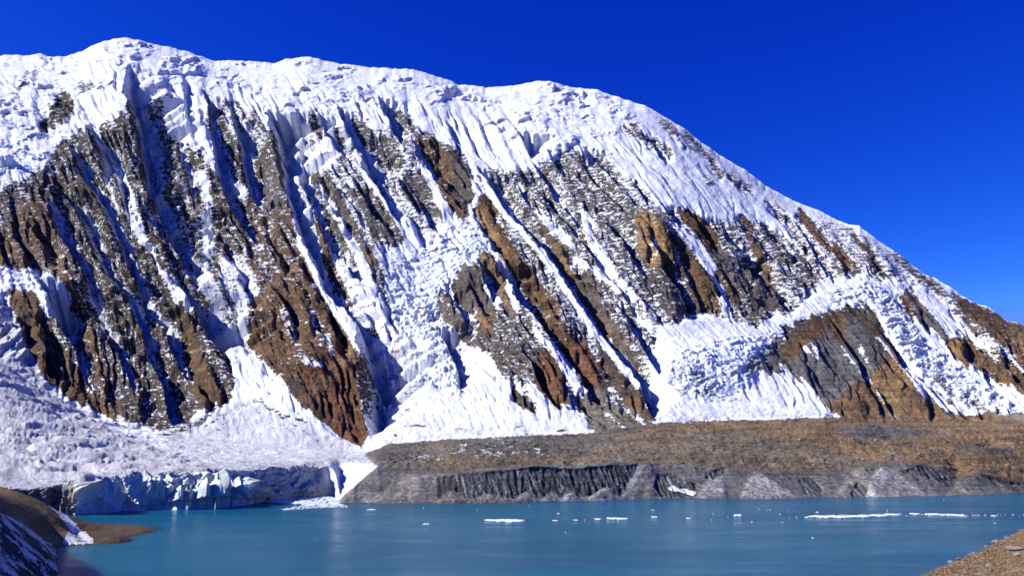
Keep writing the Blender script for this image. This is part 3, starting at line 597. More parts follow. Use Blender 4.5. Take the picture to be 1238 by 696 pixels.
def new_mat(name):
    m = bpy.data.materials.new(name); m.use_nodes = True
    nt = m.node_tree; b = nt.nodes['Principled BSDF']; return m, nt, b

def terrain_mat(name, dash, fine, bumpd, amp=1.0, rough=.65, con=1.):
    m, nt, b = new_mat(name)
    pos = nt.nodes.new('ShaderNodeTexCoord').outputs['Object']
    cov_ = N(nt, 'ShaderNodeAttribute', attribute_name='cover').outputs['Fac']
    ice_ = N(nt, 'ShaderNodeAttribute', attribute_name='ice').outputs['Fac']
    rc = N(nt, 'ShaderNodeAttribute', attribute_name='rock').outputs['Color']
    dirt_ = N(nt, 'ShaderNodeAttribute', attribute_name='dirt').outputs['Fac']
    n1 = noise(nt, pos, 1.0, 4, .6, dash)
    n2 = noise(nt, pos, fine, 6, rough)
    n3 = noise(nt, pos, fine * .18, 4, .6)
    n4 = noise(nt, pos, 1., 3, .7, (fine * 1.6, fine * 1.6, fine * 3.5))
    s = math_(nt, 'ADD', cov_, math_(nt, 'MULTIPLY', math_(nt, 'SUBTRACT', n1, .5), 1.55 * amp))
    s = math_(nt, 'ADD', s, math_(nt, 'MULTIPLY', math_(nt, 'SUBTRACT', n2, .5), .9 * amp))
    s = math_(nt, 'ADD', s, math_(nt, 'MULTIPLY', math_(nt, 'SUBTRACT', n3, .5), .35 * amp))
    s = math_(nt, 'ADD', s, math_(nt, 'MULTIPLY', math_(nt, 'SUBTRACT', n4, .5), .9 * amp))
    mask = smooth_(nt, s, .43, .57)
    rv = smooth_(nt, n2, .3, .7, 1 - .38 * con, 1 + .38 * con)
    rock_c = mixc(nt, 1., rc, rv, 'MULTIPLY')
    band = noise(nt, pos, 1.0, 3, .6, (.004, .004, .075))
    rock_c = mixc(nt, 1., rock_c, smooth_(nt, band, .35, .65, .75, 1.25), 'MULTIPLY')
    ice_c = mixc(nt, n3, (.46, .52, .50), (.80, .83, .78))
    rock_c = mixc(nt, 1., rock_c, smooth_(nt, n4, .3, .7, .7, 1.3), 'MULTIPLY')
    rock_c = mixc(nt, ice_, rock_c, ice_c)
    snow_c = mixc(nt, smooth_(nt, n3, .35, .7), (.66, .67, .70), (.85, .855, .865))
    snow_c = mixc(nt, dirt_, snow_c, (.17, .15, .15))
    snow_c = mixc(nt, math_(nt, 'MULTIPLY', ice_, .7, True), snow_c, (.55, .70, .80))
    nt.links.new(mixc(nt, mask, rock_c, snow_c), b.inputs['Base Color'])
    nt.links.new(smooth_(nt, mask, 0, 1, .95, .7), b.inputs['Roughness'])
    b.inputs['Specular IOR Level'].default_value = .2
    bp = N(nt, 'ShaderNodeBump'); bp.inputs['Strength'].default_value = .8; bp.inputs['Distance'].default_value = bumpd
    hgt = math_(nt, 'ADD', n2, math_(nt, 'MULTIPLY', mask, .25))
    nt.links.new(hgt, bp.inputs['Height']); nt.links.new(bp.outputs[0], b.inputs['Normal'])
    return m

def grid_object(name, sel_faces, mat):
    """faces of the shared sheet picked by a boolean array (rows-1, cols-1)"""
    idx = (np.arange(NR)[:, None] * NC + np.arange(NC)[None, :])
    a, b_, c, d = idx[:-1, :-1], idx[:-1, 1:], idx[1:, 1:], idx[1:, :-1]
    quads = np.stack([a, b_, c, d], -1)[sel_faces]
    used = np.unique(quads); remap = np.full(NR * NC, -1, np.int64); remap[used] = np.arange(len(used)); quads = remap[quads]
    me = bpy.data.meshes.new(name)
    co = np.stack([X.ravel()[used], Y.ravel()[used], Z.ravel()[used]], -1).astype(np.float32)
    me.vertices.add(len(co)); me.vertices.foreach_set('co', co.ravel())
    me.loops.add(quads.size); me.loops.foreach_set('vertex_index', quads.ravel().astype(np.int32))
    me.polygons.add(len(quads)); me.polygons.foreach_set('loop_start', (np.arange(len(quads)) * 4).astype(np.int32))
    me.update(calc_edges=True)
    me.polygons.foreach_set('use_smooth', np.ones(len(quads), bool))
    for nm, arr in (('cover', cov), ('ice', att['ice']), ('dirt', dirt)):
        at = me.attributes.new(nm, 'FLOAT', 'POINT'); at.data.foreach_set('value', arr.ravel()[used].astype(np.float32))
    at = me.attributes.new('rock', 'FLOAT_COLOR', 'POINT')
    at.data.foreach_set('color', np.stack([RGB[0].ravel()[used], RGB[1].ravel()[used], RGB[2].ravel()[used], np.ones(len(used))], -1).astype(np.float32).ravel())
    me.validate(); me.materials.append(mat)
    o = bpy.data.objects.new(name, me); COL.objects.link(o)
    return o
def tag(o, label=None, cat=None, group=None, kind=None):
    for k, v in (('label', label), ('category', cat), ('group', group), ('kind', kind)):
        if v: o[k] = v
    return o

fr = np.arange(NR - 1)[:, None] * np.ones((1, NC - 1)); fpx = PX[:-1, :-1]; fpy = PY[:-1, :-1]
is_face = fr >= R2
is_gl = (fpx + .8 * (fpy - 560) < 452) & ~is_face
tag(grid_object('mountain', is_face, terrain_mat('mountain_snow_and_rock', (.024, .024, .12), .09, 4., con=1.35)), 'snow covered rock wall with long ribs and hanging ice above the lake', 'mountain', kind='structure')
tag(grid_object('glacier', is_gl, terrain_mat('glacier_snow_and_ice', (.035, .035, .06), .13, 3., .9)), 'dusty snow covered glacier ending in a blue ice cliff at the lake', 'glacier', kind='structure')
tag(grid_object('moraine', ~is_face & ~is_gl, terrain_mat('moraine_rubble', (.05, .05, .05), .11, 4., rough=.75, con=1.6)), 'grey and ochre rubble moraine with eroded bluffs along the far shore', 'moraine', kind='structure')

# ------------------------------------------------------------------ lake
def sheet(name, x0, x1, y0, y1, z, mat, n=1):
    bm = bmesh.new()
    v = [[bm.verts.new((x0 + (x1 - x0) * i / n, y0 + (y1 - y0) * j / n, z)) for j in range(n + 1)] for i in range(n + 1)]
    for i in range(n):
        for j in range(n): bm.faces.new((v[i][j], v[i + 1][j], v[i + 1][j + 1], v[i][j + 1]))
    me = bpy.data.meshes.new(name); bm.to_mesh(me); bm.free(); me.materials.append(mat)
    o = bpy.data.objects.new(name, me); COL.objects.link(o); return o
m, nt, b = new_mat('glacial_water')
pos = nt.nodes.new('ShaderNodeTexCoord').outputs['Object']
nb = noise(nt, pos, 1., 3, .5, (.0018, .006, 1)); nw = noise(nt, pos, 1., 4, .55, (.006, .03, 1))
nt.links.new(mixc(nt, smooth_(nt, nb, .35, .65), (.006, .082, .156), (.011, .104, .184)), b.inputs['Base Color'])
nt.links.new(smooth_(nt, nw, .35, .65, .06, .2), b.inputs['Roughness'])
b.inputs['IOR'].default_value = 1.33; b.subsurface_method = 'BURLEY'; b.inputs['Subsurface Weight'].default_value = 1.; b.inputs['Subsurface Radius'].default_value = (.5, 1., 1.); b.inputs['Subsurface Scale'].default_value = 30.; b.inputs['Specular IOR Level'].default_value = .04
w1 = noise(nt, pos, 1., 5, .7, (.16, .26, 1)); 
bp = N(nt, 'ShaderNodeBump'); bp.inputs['Distance'].default_value = 1.3
nt.links.new(smooth_(nt, nw, .3, .7, .35, .8), bp.inputs['Strength'])
nt.links.new(w1, bp.inputs['Height']); nt.links.new(bp.outputs[0], b.inputs['Normal'])
tag(sheet('lake', -4500, 4500, -900, 2400, 0, m), 'turquoise blue glacial lake ruffled by light wind', 'lake', kind='structure')
m, nt, b = new_mat('bare_ground'); b.inputs['Roughness'].default_value = 1
pos = nt.nodes.new('ShaderNodeTexCoord').outputs['Object']
nt.links.new(mixc(nt, noise(nt, pos, .01, 6), (.07, .055, .04), (.16, .12, .08)), b.inputs['Base Color'])
tag(sheet('ground', -30000, 30000, -20000, 40000, -40, m, 6), kind='structure')

# ------------------------------------------------------------------ near shores
def tps(pts, vals, qx, qy, sc=200.):
    P_ = np.array(pts, float) / sc; n = len(P_)
    def U(r2): return np.where(r2 > 1e-12, r2 * np.log(np.maximum(r2, 1e-12)) * .5, 0)
    K = U(((P_[:, None] - P_[None]) ** 2).sum(-1)); A = np.zeros((n + 3, n + 3)); A[:n, :n] = K + np.eye(n) * 1e-4
    A[:n, n] = 1; A[:n, n + 1:] = P_; A[n:, :n] = A[:n, n:].T
    s = np.linalg.solve(A, np.concatenate([vals, np.zeros(3)]))
    out = s[n] + s[n + 1] * qx / sc + s[n + 2] * qy / sc
    for i in range(n): out = out + s[i] * U((qx / sc - P_[i, 0]) ** 2 + (qy / sc - P_[i, 1]) ** 2)
    return out
def mesh_grid(name, GX, GY, GZ, mat, attrs=None, color=None):
    r, c = GX.shape; idx = np.arange(r * c).reshape(r, c)
    quads = np.stack([idx[:-1, :-1], idx[:-1, 1:], idx[1:, 1:], idx[1:, :-1]], -1).reshape(-1, 4)
    me = bpy.data.meshes.new(name); me.from_pydata(np.stack([GX.ravel(), GY.ravel(), GZ.ravel()], -1).tolist(), [], quads.tolist())
    me.polygons.foreach_set('use_smooth', np.ones(len(quads), bool))
    for k, a in (attrs or {}).items():
        at = me.attributes.new(k, 'FLOAT', 'POINT'); at.data.foreach_set('value', a.ravel().astype(np.float32))
    if color is not None:
        at = me.attributes.new('rock', 'FLOAT_COLOR', 'POINT'); at.data.foreach_set('color', np.stack([*[k.ravel() for k in color], np.ones(r * c)], -1).astype(np.float32).ravel())
    me.materials.append(mat); o = bpy.data.objects.new(name, me); COL.objects.link(o); return o

# left promontory: crest line, sunny brown side, shaded snowy flank, gravel spit
ctl = []
def cz(px, py, Yd=None, z=None):
    if z is not None: Yd = (H - z) / math.tan(math.atan((py - 348) / F) - P)
    x, y, zz_ = unproj(float(px), float(py), float(Yd)); ctl.append((x, y, zz_))
for a_, b_ in (((0, 619, 760), (66, 692, 760)), ((25, 631, 805), (67, 685, 803)), ((45, 646, 880), (67, 670, 885)), ((61, 657, 945), (65, 662, 940))):
    p_, q_ = unproj(*map(float, a_)), unproj(*map(float, b_))
    for t_ in (0, .5, .8): ctl.append((p_[0] + (q_[0] - p_[0]) * t_, p_[1] + (q_[1] - p_[1]) * t_, p_[2] + (q_[2] - p_[2]) * t_))              # crest
cz(-60, 596, 690); cz(-140, 560, 620)
cz(67, 664, z=0); cz(67, 680, z=0); cz(62, 696, z=0); cz(50, 720, z=0); cz(30, 760, z=0); cz(95, 696, z=-22); cz(100, 666, z=-20); cz(76, 676, z=-7); cz(74, 690, z=-9); cz(71, 706, z=-9); cz(62, 735, z=-9); cz(85, 720, z=-22); cz(60, 770, z=-20)   # shore
cz(0, 588, 1090); cz(25, 596, 1100); cz(51, 606, 1100); cz(76, 626, 1085); cz(81, 639, 1040); cz(76, 658, z=.8); cz(-80, 575, 1000)
cz(30, 615, 980); cz(55, 632, 1000); cz(10, 605, 960)
cz(88, 631, z=3); cz(111, 641, z=1.8); cz(140, 645, z=.9); cz(170, 644.5, z=-.1); cz(111, 657, z=0); cz(140, 651, z=0); cz(95, 657, z=.5); cz(99, 649, z=1.8); cz(88, 643, z=3); cz(106, 654, z=.8); cz(125, 649, z=1.1); cz(126, 653.5, z=.3)
cz(100, 630, z=-2); cz(140, 636, z=-5); cz(190, 640, z=-6); cz(190, 652, z=-8); cz(120, 668, z=-14); cz(60, 622, z=-1); cz(30, 608, z=1); cz(150, 660, z=-14); cz(88, 625, z=-2)
cpts = [(c[0], c[1]) for c in ctl]; cvl = np.array([c[2] for c in ctl])
gx = np.linspace(-760, -360, 420); gy = np.linspace(520, 1260, 520); GX, GY = np.meshgrid(gx, gy)
GZ = tps(cpts, cvl, GX, GY)
def inpoly(px, py, pts):
    ins = np.zeros(px.shape, bool); n = len(pts)
    for i in range(n):
        (x1, y1), (x2, y2) = pts[i], pts[(i + 1) % n]
        if y1 == y2: continue
        ins ^= ((y1 > py) != (y2 > py)) & (px < (x2 - x1) * (py - y1) / (y2 - y1) + x1)
    return ins
LX0, LY0 = proj(GX, GY, GZ * 0)            # the low spit, one tapering tongue
tong = inpoly(LX0, LY0, [(70, 660), (80, 633), (98, 632), (118, 638), (145, 641.5), (168, 643), (176, 644.2), (168, 646), (145, 650), (124, 654), (112, 657.5), (92, 658.5)]).astype(float)
tong = blur1(blur1(tong, 7, 0), 7, 1)
GZ = np.maximum(GZ, -1.5 + 3.1 * tong)
LX, LY = proj(GX, GY, GZ)
GZ = GZ + (.9 * fbm(GX / 14, GY / 14, 401, 4) + .35 * fbm(GX / 3, GY / 3, 405, 3) + (LX > 84) * .7 * fbm(GX / 4, GY / 4, 409, 3, .7)) * sstep(-3, 6, GZ)
GZ = np.maximum(GZ, -25)
LX, LY = proj(GX, GY, GZ)
jx = LX + 2.5 * fbm(LX / 9, LY / 9, 411, 3); jy = LY + 2 * fbm(LX / 9, LY / 9, 415, 3)
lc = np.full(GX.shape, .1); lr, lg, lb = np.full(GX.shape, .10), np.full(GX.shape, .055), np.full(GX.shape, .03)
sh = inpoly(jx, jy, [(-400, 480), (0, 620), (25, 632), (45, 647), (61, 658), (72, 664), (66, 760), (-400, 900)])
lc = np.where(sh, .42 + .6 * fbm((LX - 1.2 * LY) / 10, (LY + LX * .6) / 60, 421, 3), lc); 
for a_, v in ((lr, .05), (lg, .045), (lb, .045)): a_[sh] = v  # flank rock colour darkened to deepen its shade
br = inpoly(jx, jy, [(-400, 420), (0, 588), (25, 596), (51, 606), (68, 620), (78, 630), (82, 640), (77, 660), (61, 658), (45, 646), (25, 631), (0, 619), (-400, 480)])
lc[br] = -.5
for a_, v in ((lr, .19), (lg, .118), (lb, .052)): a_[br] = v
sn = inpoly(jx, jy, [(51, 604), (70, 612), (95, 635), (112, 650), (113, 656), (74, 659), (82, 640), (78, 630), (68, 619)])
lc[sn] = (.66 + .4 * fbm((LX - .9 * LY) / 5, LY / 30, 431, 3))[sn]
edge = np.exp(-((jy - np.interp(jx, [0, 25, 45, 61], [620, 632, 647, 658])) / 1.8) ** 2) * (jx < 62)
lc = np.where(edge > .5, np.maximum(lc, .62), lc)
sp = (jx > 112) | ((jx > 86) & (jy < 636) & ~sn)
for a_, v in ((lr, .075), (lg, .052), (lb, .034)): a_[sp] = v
mt_near = terrain_mat('shore_earth_and_snow', (.12, .12, .12), .4, 1., .8, con=1.4, rough=.72)
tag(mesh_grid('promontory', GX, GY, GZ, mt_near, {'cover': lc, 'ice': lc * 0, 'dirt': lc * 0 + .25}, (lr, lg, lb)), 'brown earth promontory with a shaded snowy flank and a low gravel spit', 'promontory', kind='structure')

# stones of the spit
vl, fl = [], []; r = random.Random(77)
sel = np.argwhere((LX > 84) & (LX < 176) & (GZ > -.25) & (GZ < 4) & ~sn)
for _ in range(min(4200, 6 * len(sel))):
    i, j = sel[r.randrange(len(sel))]; s = r.choice([.25, .35, .5, .8]); b0 = len(vl); x, y, z = GX[i, j] + r.uniform(-.6, .6), GY[i, j] + r.uniform(-.8, .8), GZ[i, j] - .1; a0 = r.random() * 6
    for k in range(4): vl.append((x + s * r.uniform(.6, 1.3) * math.cos(a0 + 1.571 * k), y + s * r.uniform(.6, 1.3) * math.sin(a0 + 1.571 * k), z))
    vl.append((x + r.uniform(-.3, .3) * s, y, z + s * r.uniform(.7, 1.2)))
    for k in range(4): fl.append((b0 + k, b0 + (k + 1) % 4, b0 + 4))
spit_data = (vl, fl)

# right foreground hillside
hp = np.linspace(1040, 1900, 520)
sil = curve(hp, [(1040, 735), (1080, 712), (1113, 696), (1140, 686), (1165, 674), (1200, 658), (1225, 645), (1238, 638), (1300, 604), (1500, 540), (1900, 480)], 6)
silY = curve(hp, [(1040, 95), (1113, 110), (1238, 150), (1900, 260)], 10)
sx, sy, sz = unproj(hp, sil, silY)
rws = []
for t in np.linspace(0, 1, 300):
    e = t ** .8
    rws.append((sx * (.18 + .82 * e) + (1 - e) * 6, 8 + (silY - 8) * e, (sz + (148.2 - sz) * (1 - e) ** 1.0) - 9 * np.sin(np.pi * e) * 0 + 3.2 * np.sin(np.pi * e) * -1))
for t in np.linspace(0, 1, 70)[1:]:
    rws.append((sx * (1 + .25 * t), silY + 260 * t, sz - 4 * t - (sz + 25 - 4) * t ** 1.15))
HX = np.array([r[0] for r in rws]); HY = np.array([r[1] for r in rws]); HZ = np.array([r[2] for r in rws])
ramp = sstep(4, 60, HY)
HZ = HZ + ramp * (.9 * fbm(HX / 18, HY / 18, 501, 3) + .38 * fbm(HX / 4, HY / 4, 505, 4, .6) - .3)
hr = np.full(HX.shape, .125); hg = np.full(HX.shape, .078); hb = np.full(HX.shape, .034)
tn = 1 + .5 * fbm(HX / 5, HY / 5, 511, 4, .65); rd = sstep(.0, .5, fbm(HX / 9, HY / 9, 515, 3)); gy_ = sstep(.1, .5, fbm(HX / 6, HY / 6, 519, 3))
hr = (hr + .06 * rd) * tn; hg = (hg + .012 * rd + .03 * gy_) * tn; hb = (hb - .008 * rd + .035 * gy_) * tn
tag(mesh_grid('hillside', HX, HY, HZ, terrain_mat('dry_stony_slope', (2, 2, 2), 1.7, .4, con=2.1, rough=.72), {'cover': HX * 0 - 2, 'ice': HX * 0}, (hr, hg, hb)), 'dry brown stony hillside dropping to the lake in the near corner', 'hillside', kind='structure')

# ------------------------------------------------------------------ loose things
def stone_mat(name, c0, c1, sc):
    m, nt, b = new_mat(name); pos = nt.nodes.new('ShaderNodeTexCoord').outputs['Object']
    n = noise(nt, pos, sc, 5, .65); nt.links.new(mixc(nt, smooth_(nt, n, .3, .7), c0, c1), b.inputs['Base Color']); b.inputs['Roughness'].default_value = .95
    bp = N(nt, 'ShaderNodeBump'); bp.inputs['Distance'].default_value = .06; nt.links.new(n, bp.inputs['Height']); nt.links.new(bp.outputs[0], b.inputs['Normal']); return m
def rock_mesh(name, mat, seed, flat=.6, sub=3, cuts=9):
    r = random.Random(seed); bm = bmesh.new(); bmesh.ops.create_icosphere(bm, subdivisions=sub, radius=1)
    from mathutils import Vector, noise as mn
    pl = []
    for _ in range(cuts):
        v = Vector((r.gauss(0, 1), r.gauss(0, 1), r.gauss(0, .8))).normalized(); pl.append((v, r.uniform(.5, .85)))
    off = Vector((r.random() * 50, r.random() * 50, r.random() * 50))
    for v in bm.verts:
        p = v.co.copy()
        for nrm, d in pl:
            k = p.dot(nrm) - d
            if k > 0: p -= nrm * k * .92
        p *= 1 + .12 * mn.noise(p * 2.2 + off) + .05 * mn.noise(p * 6 + off)
        v.co = Vector((p.x, p.y, p.z * flat))
    me = bpy.data.meshes.new(name); bm.to_mesh(me); bm.free(); me.materials.append(mat); return me
def floe_mesh(name, mat, seed, lx, ly, h, n=56):
    """a flat broken slab of ice: ragged outline, sloping edge, lumpy top, keel below the water"""
    r = random.Random(seed); bm = bmesh.new(); rings = []
    ph = [r.random() * 6.28 for _ in range(6)]
    def rad(a): return 1 + .10 * math.sin(2 * a + ph[0]) + .13 * math.sin(3 * a + ph[1]) + .1 * math.sin(5 * a + ph[2]) + .08 * math.sin(9 * a + ph[3]) + .06 * math.sin(14 * a + ph[4]) + (.22 * math.sin(11 * a + ph[5]) * math.sin(3 * a) if lx > 8 else 0)
    for k, (f, z) in enumerate(((.93, -.5), (1., 0.02), (.97, .55), (.86, .85), (.55, .95), (.25, 1.))):
        rings.append([bm.verts.new((lx * f * rad(2 * math.pi * i / n) * math.cos(2 * math.pi * i / n), ly * f * rad(2 * math.pi * i / n) * math.sin(2 * math.pi * i / n),
                      h * z * (1 + (r.uniform(-.45, .45) if k > 1 else 0)))) for i in range(n)])
    for a, b2 in zip(rings, rings[1:]):
        for i in range(n): bm.faces.new((a[i], a[(i + 1) % n], b2[(i + 1) % n], b2[i]))
    bm.faces.new(rings[-1]); bm.faces.new(rings[0][::-1])
    me = bpy.data.meshes.new(name); bm.to_mesh(me); bm.free(); me.materials.append(mat); return me
m_ice, nt, b = new_mat('floating_ice'); pos = nt.nodes.new('ShaderNodeTexCoord').outputs['Object']
n = noise(nt, pos, .5, 4); nt.links.new(mixc(nt, smooth_(nt, n, .35, .65), (.72, .82, .86), (.9, .92, .93)), b.inputs['Base Color']); b.inputs['Roughness'].default_value = .45
def on_lake(px, py):
    Yd = H / math.tan(math.atan((py - 348) / F) - P); x, y, _ = unproj(float(px), float(py), Yd); return x, y
def add(name, me, loc, label, cat, group=None, rz=0., sc=(1, 1, 1)):
    o = bpy.data.objects.new(name, me); COL.objects.link(o); o.location = loc; o.rotation_euler = (0, 0, rz); o.scale = sc
    return tag(o, label, cat, group)
FLOES = [  # px, py, length px, label
 (612.5, 629, 46, 'longest single white ice floe, lying alone off the dark striped bluff'),
 (746, 626.4, 23, 'flat white floe below the light grey gravel cone, second longest of the row'),
 (723, 627, 9, 'small white floe just left of a longer flat floe below the gravel cone'),
 (696, 628.2, 6, 'dim low floe midway in the row between two long floes'),
 (671, 628.7, 7, 'small thick floe first to the right of the longest white floe'),
 (675, 620.4, 4, 'little white floe above a small thick floe, nearer the dark bluff'),
 (515, 633, 8, 'lone small floe in the pale reflection of the snow fan'),
 (449, 615.5, 9, 'thin floe close under the grey slope beside the brash ice bay'),
 (791, 624.4, 8, 'thin floe alone below the dark hollow in the bluff'),
 (789, 616, 4, 'small floe near the shore straight below the dark hollow'),
 (832, 626, 6, 'small lumpy floe left of the tilted ice block in open water'),
 (892, 623, 9, 'tilted ice block with a raised end in open water'),
 (975, 624.7, 5, 'small floe touching the left tip of the long drifting ice band'),
 (992, 624, 27, 'thick bright head of the long drifting ice band'),
 (1015, 624.2, 28, 'thin middle stretch of ice joined to the bright head of the band'),
 (1040, 623.6, 22, 'thin stretch of ice between two thicker parts of the drifting band'),
 (1060, 622.6, 20, 'thick middle lump of the long drifting ice band'),
 (1077, 621.4, 16, 'broken right end of the long drifting ice band'),
 (1106, 620.6, 10, 'short separate floe in the gap between two drifting ice bands'),
 (1128, 621, 16, 'thin floe at the left of the far right ice band'),
 (1145, 621.8, 16, 'narrow middle floe of the far right ice band'),
 (1158, 622.3, 14, 'thick bright floe ending the far right ice band'),
 (988, 618.6, 4, 'single bright ice chip just above the head of the drifting band'),
 (1201, 623, 5, 'small floe far right beyond the end of both ice bands'),
]
for i, (px, py, wd, lab) in enumerate(FLOES):
    x, y = on_lake(px, py); mm = math.hypot(x, y) / F * 1.02
    lx = wd * mm / 2; ly = max(1.6, min(lx * .55, 1.2 + 1.0 * wd ** .62)); hh = .3 + .016 * wd; lx *= .86
    if i == 11: hh = 1.6
    add('ice_floe', floe_mesh('ice_floe', m_ice, 40 + i, lx, ly * (1.5 if wd < 15 else 1.05), hh), (x, y, .05), lab, 'ice floe', 'ice floes drifting on the lake', rz=random.uniform(-.06, .06))
chips = [(382.5, 650.5), (577, 616), (416, 613), (707, 628), (684, 643), (734, 615), (862, 620.6), (860, 628), (880, 624), (909, 630.5), (918, 615), (928, 616), (931, 616), (943, 621.4), (946, 631), (953, 617), (954.5, 625.7), (963, 625), (982.6, 649.7), (1141, 603.5), (1191, 622), (1073, 617), (1224, 621.6), (1151, 625.5), (1203, 632), (512, 613), (640, 610.5)]
cm = [rock_mesh('ice_chip', m_ice, 700 + k, .7, 2, 6) for k in range(4)]
for i, (px, py) in enumerate(chips):
    x, y = on_lake(px, py); s = random.uniform(.45, 1.0)
    add('ice_chip', cm[i % 4], (x, y, .1), 'tiny white ice chip floating loose on the blue lake', 'ice chip', 'tiny ice chips scattered on the lake', random.random() * 6, (s * 1.4, s * 1.4, s))
# brash ice packed in the small bay by the ice cliff: uncountable
bm = bmesh.new(); r = random.Random(5)
bay = [(322, 606.5), (345, 603), (398, 599.5), (408, 602), (412, 609), (424, 613), (396, 613), (372, 614.5), (345, 616.5), (340, 615), (370, 610)]
from mathutils import Matrix, Vector
cnt = 0
while cnt < 900:
    px, py = r.uniform(318, 425), r.uniform(599, 617)
    if not inpoly(np.array([px]), np.array([py]), bay)[0]: continue
    x, y = on_lake(px, py); s = r.uniform(.8, 3.8) if py < 611 else r.uniform(.6, 2.2)
    k = r.randint(5, 8); a0 = r.random() * 6; hz = r.uniform(.15, .7)
    top = [bm.verts.new((x + s * r.uniform(.7, 1.1) * math.cos(a0 + 6.283 * i / k), y + 1.5 * s * r.uniform(.7, 1.1) * math.sin(a0 + 6.283 * i / k), hz + r.uniform(-.1, .1))) for i in range(k)]
    bot = [bm.verts.new((v.co.x, v.co.y, -.3)) for v in top]
    bm.faces.new(top)
    for i in range(k): bm.faces.new((bot[i], bot[(i + 1) % k], top[(i + 1) % k], top[i]))
    cnt += 1
for px0, px1, py0, n_ in ((980, 1090, 623.4, 150), (1115, 1165, 621.6, 70), (1090, 1240, 622.5, 30)):
    for _ in range(n_):
        px = r.uniform(px0, px1); py = py0 - (px - px0) * .018 * (px0 < 1000) + r.gauss(0, .6)
        x, y = on_lake(px, py); s = r.uniform(.3, 1.2); k = 6; a0 = r.random() * 6
        top = [bm.verts.new((x + s * r.uniform(.7, 1.2) * math.cos(a0 + 6.283 * i / k), y + s * r.uniform(.7, 1.2) * math.sin(a0 + 6.283 * i / k), r.uniform(.25, .5))) for i in range(k)]
        bot = [bm.verts.new((v.co.x, v.co.y, -.3)) for v in top]; bm.faces.new(top)
        for i in range(k): bm.faces.new((bot[i], bot[(i + 1) % k], top[(i + 1) % k], top[i]))
me = bpy.data.meshes.new('brash_ice'); bm.to_mesh(me); bm.free(); me.materials.append(m_ice)
o = bpy.data.objects.new('brash_ice', me); COL.objects.link(o); tag(o, 'crushed white brash ice packed in the bay and trailing along the floes', 'brash ice', kind='stuff')

# stones on the near hillside
from mathutils.bvhtree import BVHTree
hv = [Vector(v) for v in np.stack([HX.ravel(), HY.ravel(), HZ.ravel()], -1).tolist()]
idx = np.arange(HX.size).reshape(HX.shape)
hq = np.stack([idx[:-1, :-1], idx[:-1, 1:], idx[1:, 1:], idx[1:, :-1]], -1).reshape(-1, 4).tolist()
hb_ = BVHTree.FromPolygons(hv, hq)
CAMP = Vector((0, 0, H))
def hit(bvh, px, py):
    d = Vector(((px - 619) / F, CP - (348 - py) / F * SP, SP + (348 - py) / F * CP)).normalized()
    return bvh.ray_cast(CAMP, d)
m_st = [stone_mat('pale_stone', (.14, .12, .10), (.25, .225, .19), 2.), stone_mat('tan_stone', (.15, .10, .06), (.27, .19, .12), 2.), stone_mat('dark_stone', (.06, .05, .045), (.14, .11, .09), 2.)]
BOULD = [(1204, 652.5, 9, 0, 'large pale block breaking the skyline of the near hillside'), (1230, 664, 17, 0, 'broad flat pale slab half buried near the frame edge on the hillside'), (1150, 675, 7, 0, 'pale stone at the left of the hillside skyline, above a dark gap'),
         (1217, 648.5, 6, 1, 'tan stone on the skyline right of the large pale block'), (1177, 669, 6, 0, 'light stone a little below the middle of the hillside skyline'), (1188, 669, 7, 0, 'low grey stone right of a light stone under the skyline'), (1194, 658, 6, 1, 'tan stone on the skyline left of the large pale block'),
         (1173, 666, 4, 0, 'small whitish stone sitting on the middle of the hillside skyline'), (1170, 673.5, 6, 2, 'dark stone under the middle of the hillside skyline'), (1160, 672, 7, 2, 'dark brown stone on the skyline right of the lowest pale stone'), (1196, 684, 7, 0, 'pale stone in the lower middle of the brown slope'), (1132, 695, 5, 2, 'small dark stone at the bottom edge of the slope'), (1104, 695, 6, 1, 'tan stone at the very left foot of the slope'), (1231, 671, 9, 0, 'pale stone directly below the broad flat slab')]
sm = [[rock_mesh('boulder', m_st[k], 900 + 10 * k + j, .62) for j in range(4)] for k in range(3)]
for i, (px, py, wd, k, lab) in enumerate(BOULD):
    h_ = None
    for dy in range(0, 12):
        h_ = hit(hb_, px, py + dy)
        if h_[0] is not None and h_[0].y < 200: break
    if h_[0] is None: continue
    s = wd * (h_[0] - CAMP).length / F * .5
    add('boulder', sm[k][i % 4], h_[0] + Vector((0, 0, s * .2)), lab, 'boulder', 'boulders on the near hillside', random.random() * 6, (s * 1.15, s, s * (.35 if i == 1 else .9)))
r = random.Random(12); cnt = 0
for _ in range(1800):
    if cnt >= 260: break
    px, py = r.uniform(1105, 1238), r.uniform(640, 700)
    h_ = hit(hb_, px, py)
    if h_[0] is None or h_[0].y > 200: continue
    s = r.choice([.8, 1., 1.2, 1.6, 2.2, 3.]) * (h_[0] - CAMP).length / F * r.uniform(.5, .9); k = r.choice([0, 0, 1, 1, 1, 2])
    add('stone', sm[k][r.randrange(4)], h_[0] + Vector((0, 0, s * .15)), ['small pale stone lying among others on the brown hillside', 'small tan stone lying among others on the brown hillside', 'small dark stone lying among others on the brown hillside'][k], 'stone', ['pale stones on the near hillside', 'tan stones on the near hillside', 'dark stones on the near hillside'][k], r.random() * 6, (s * r.uniform(.9, 1.5), s, s * r.uniform(.6, 1)))
    cnt += 1
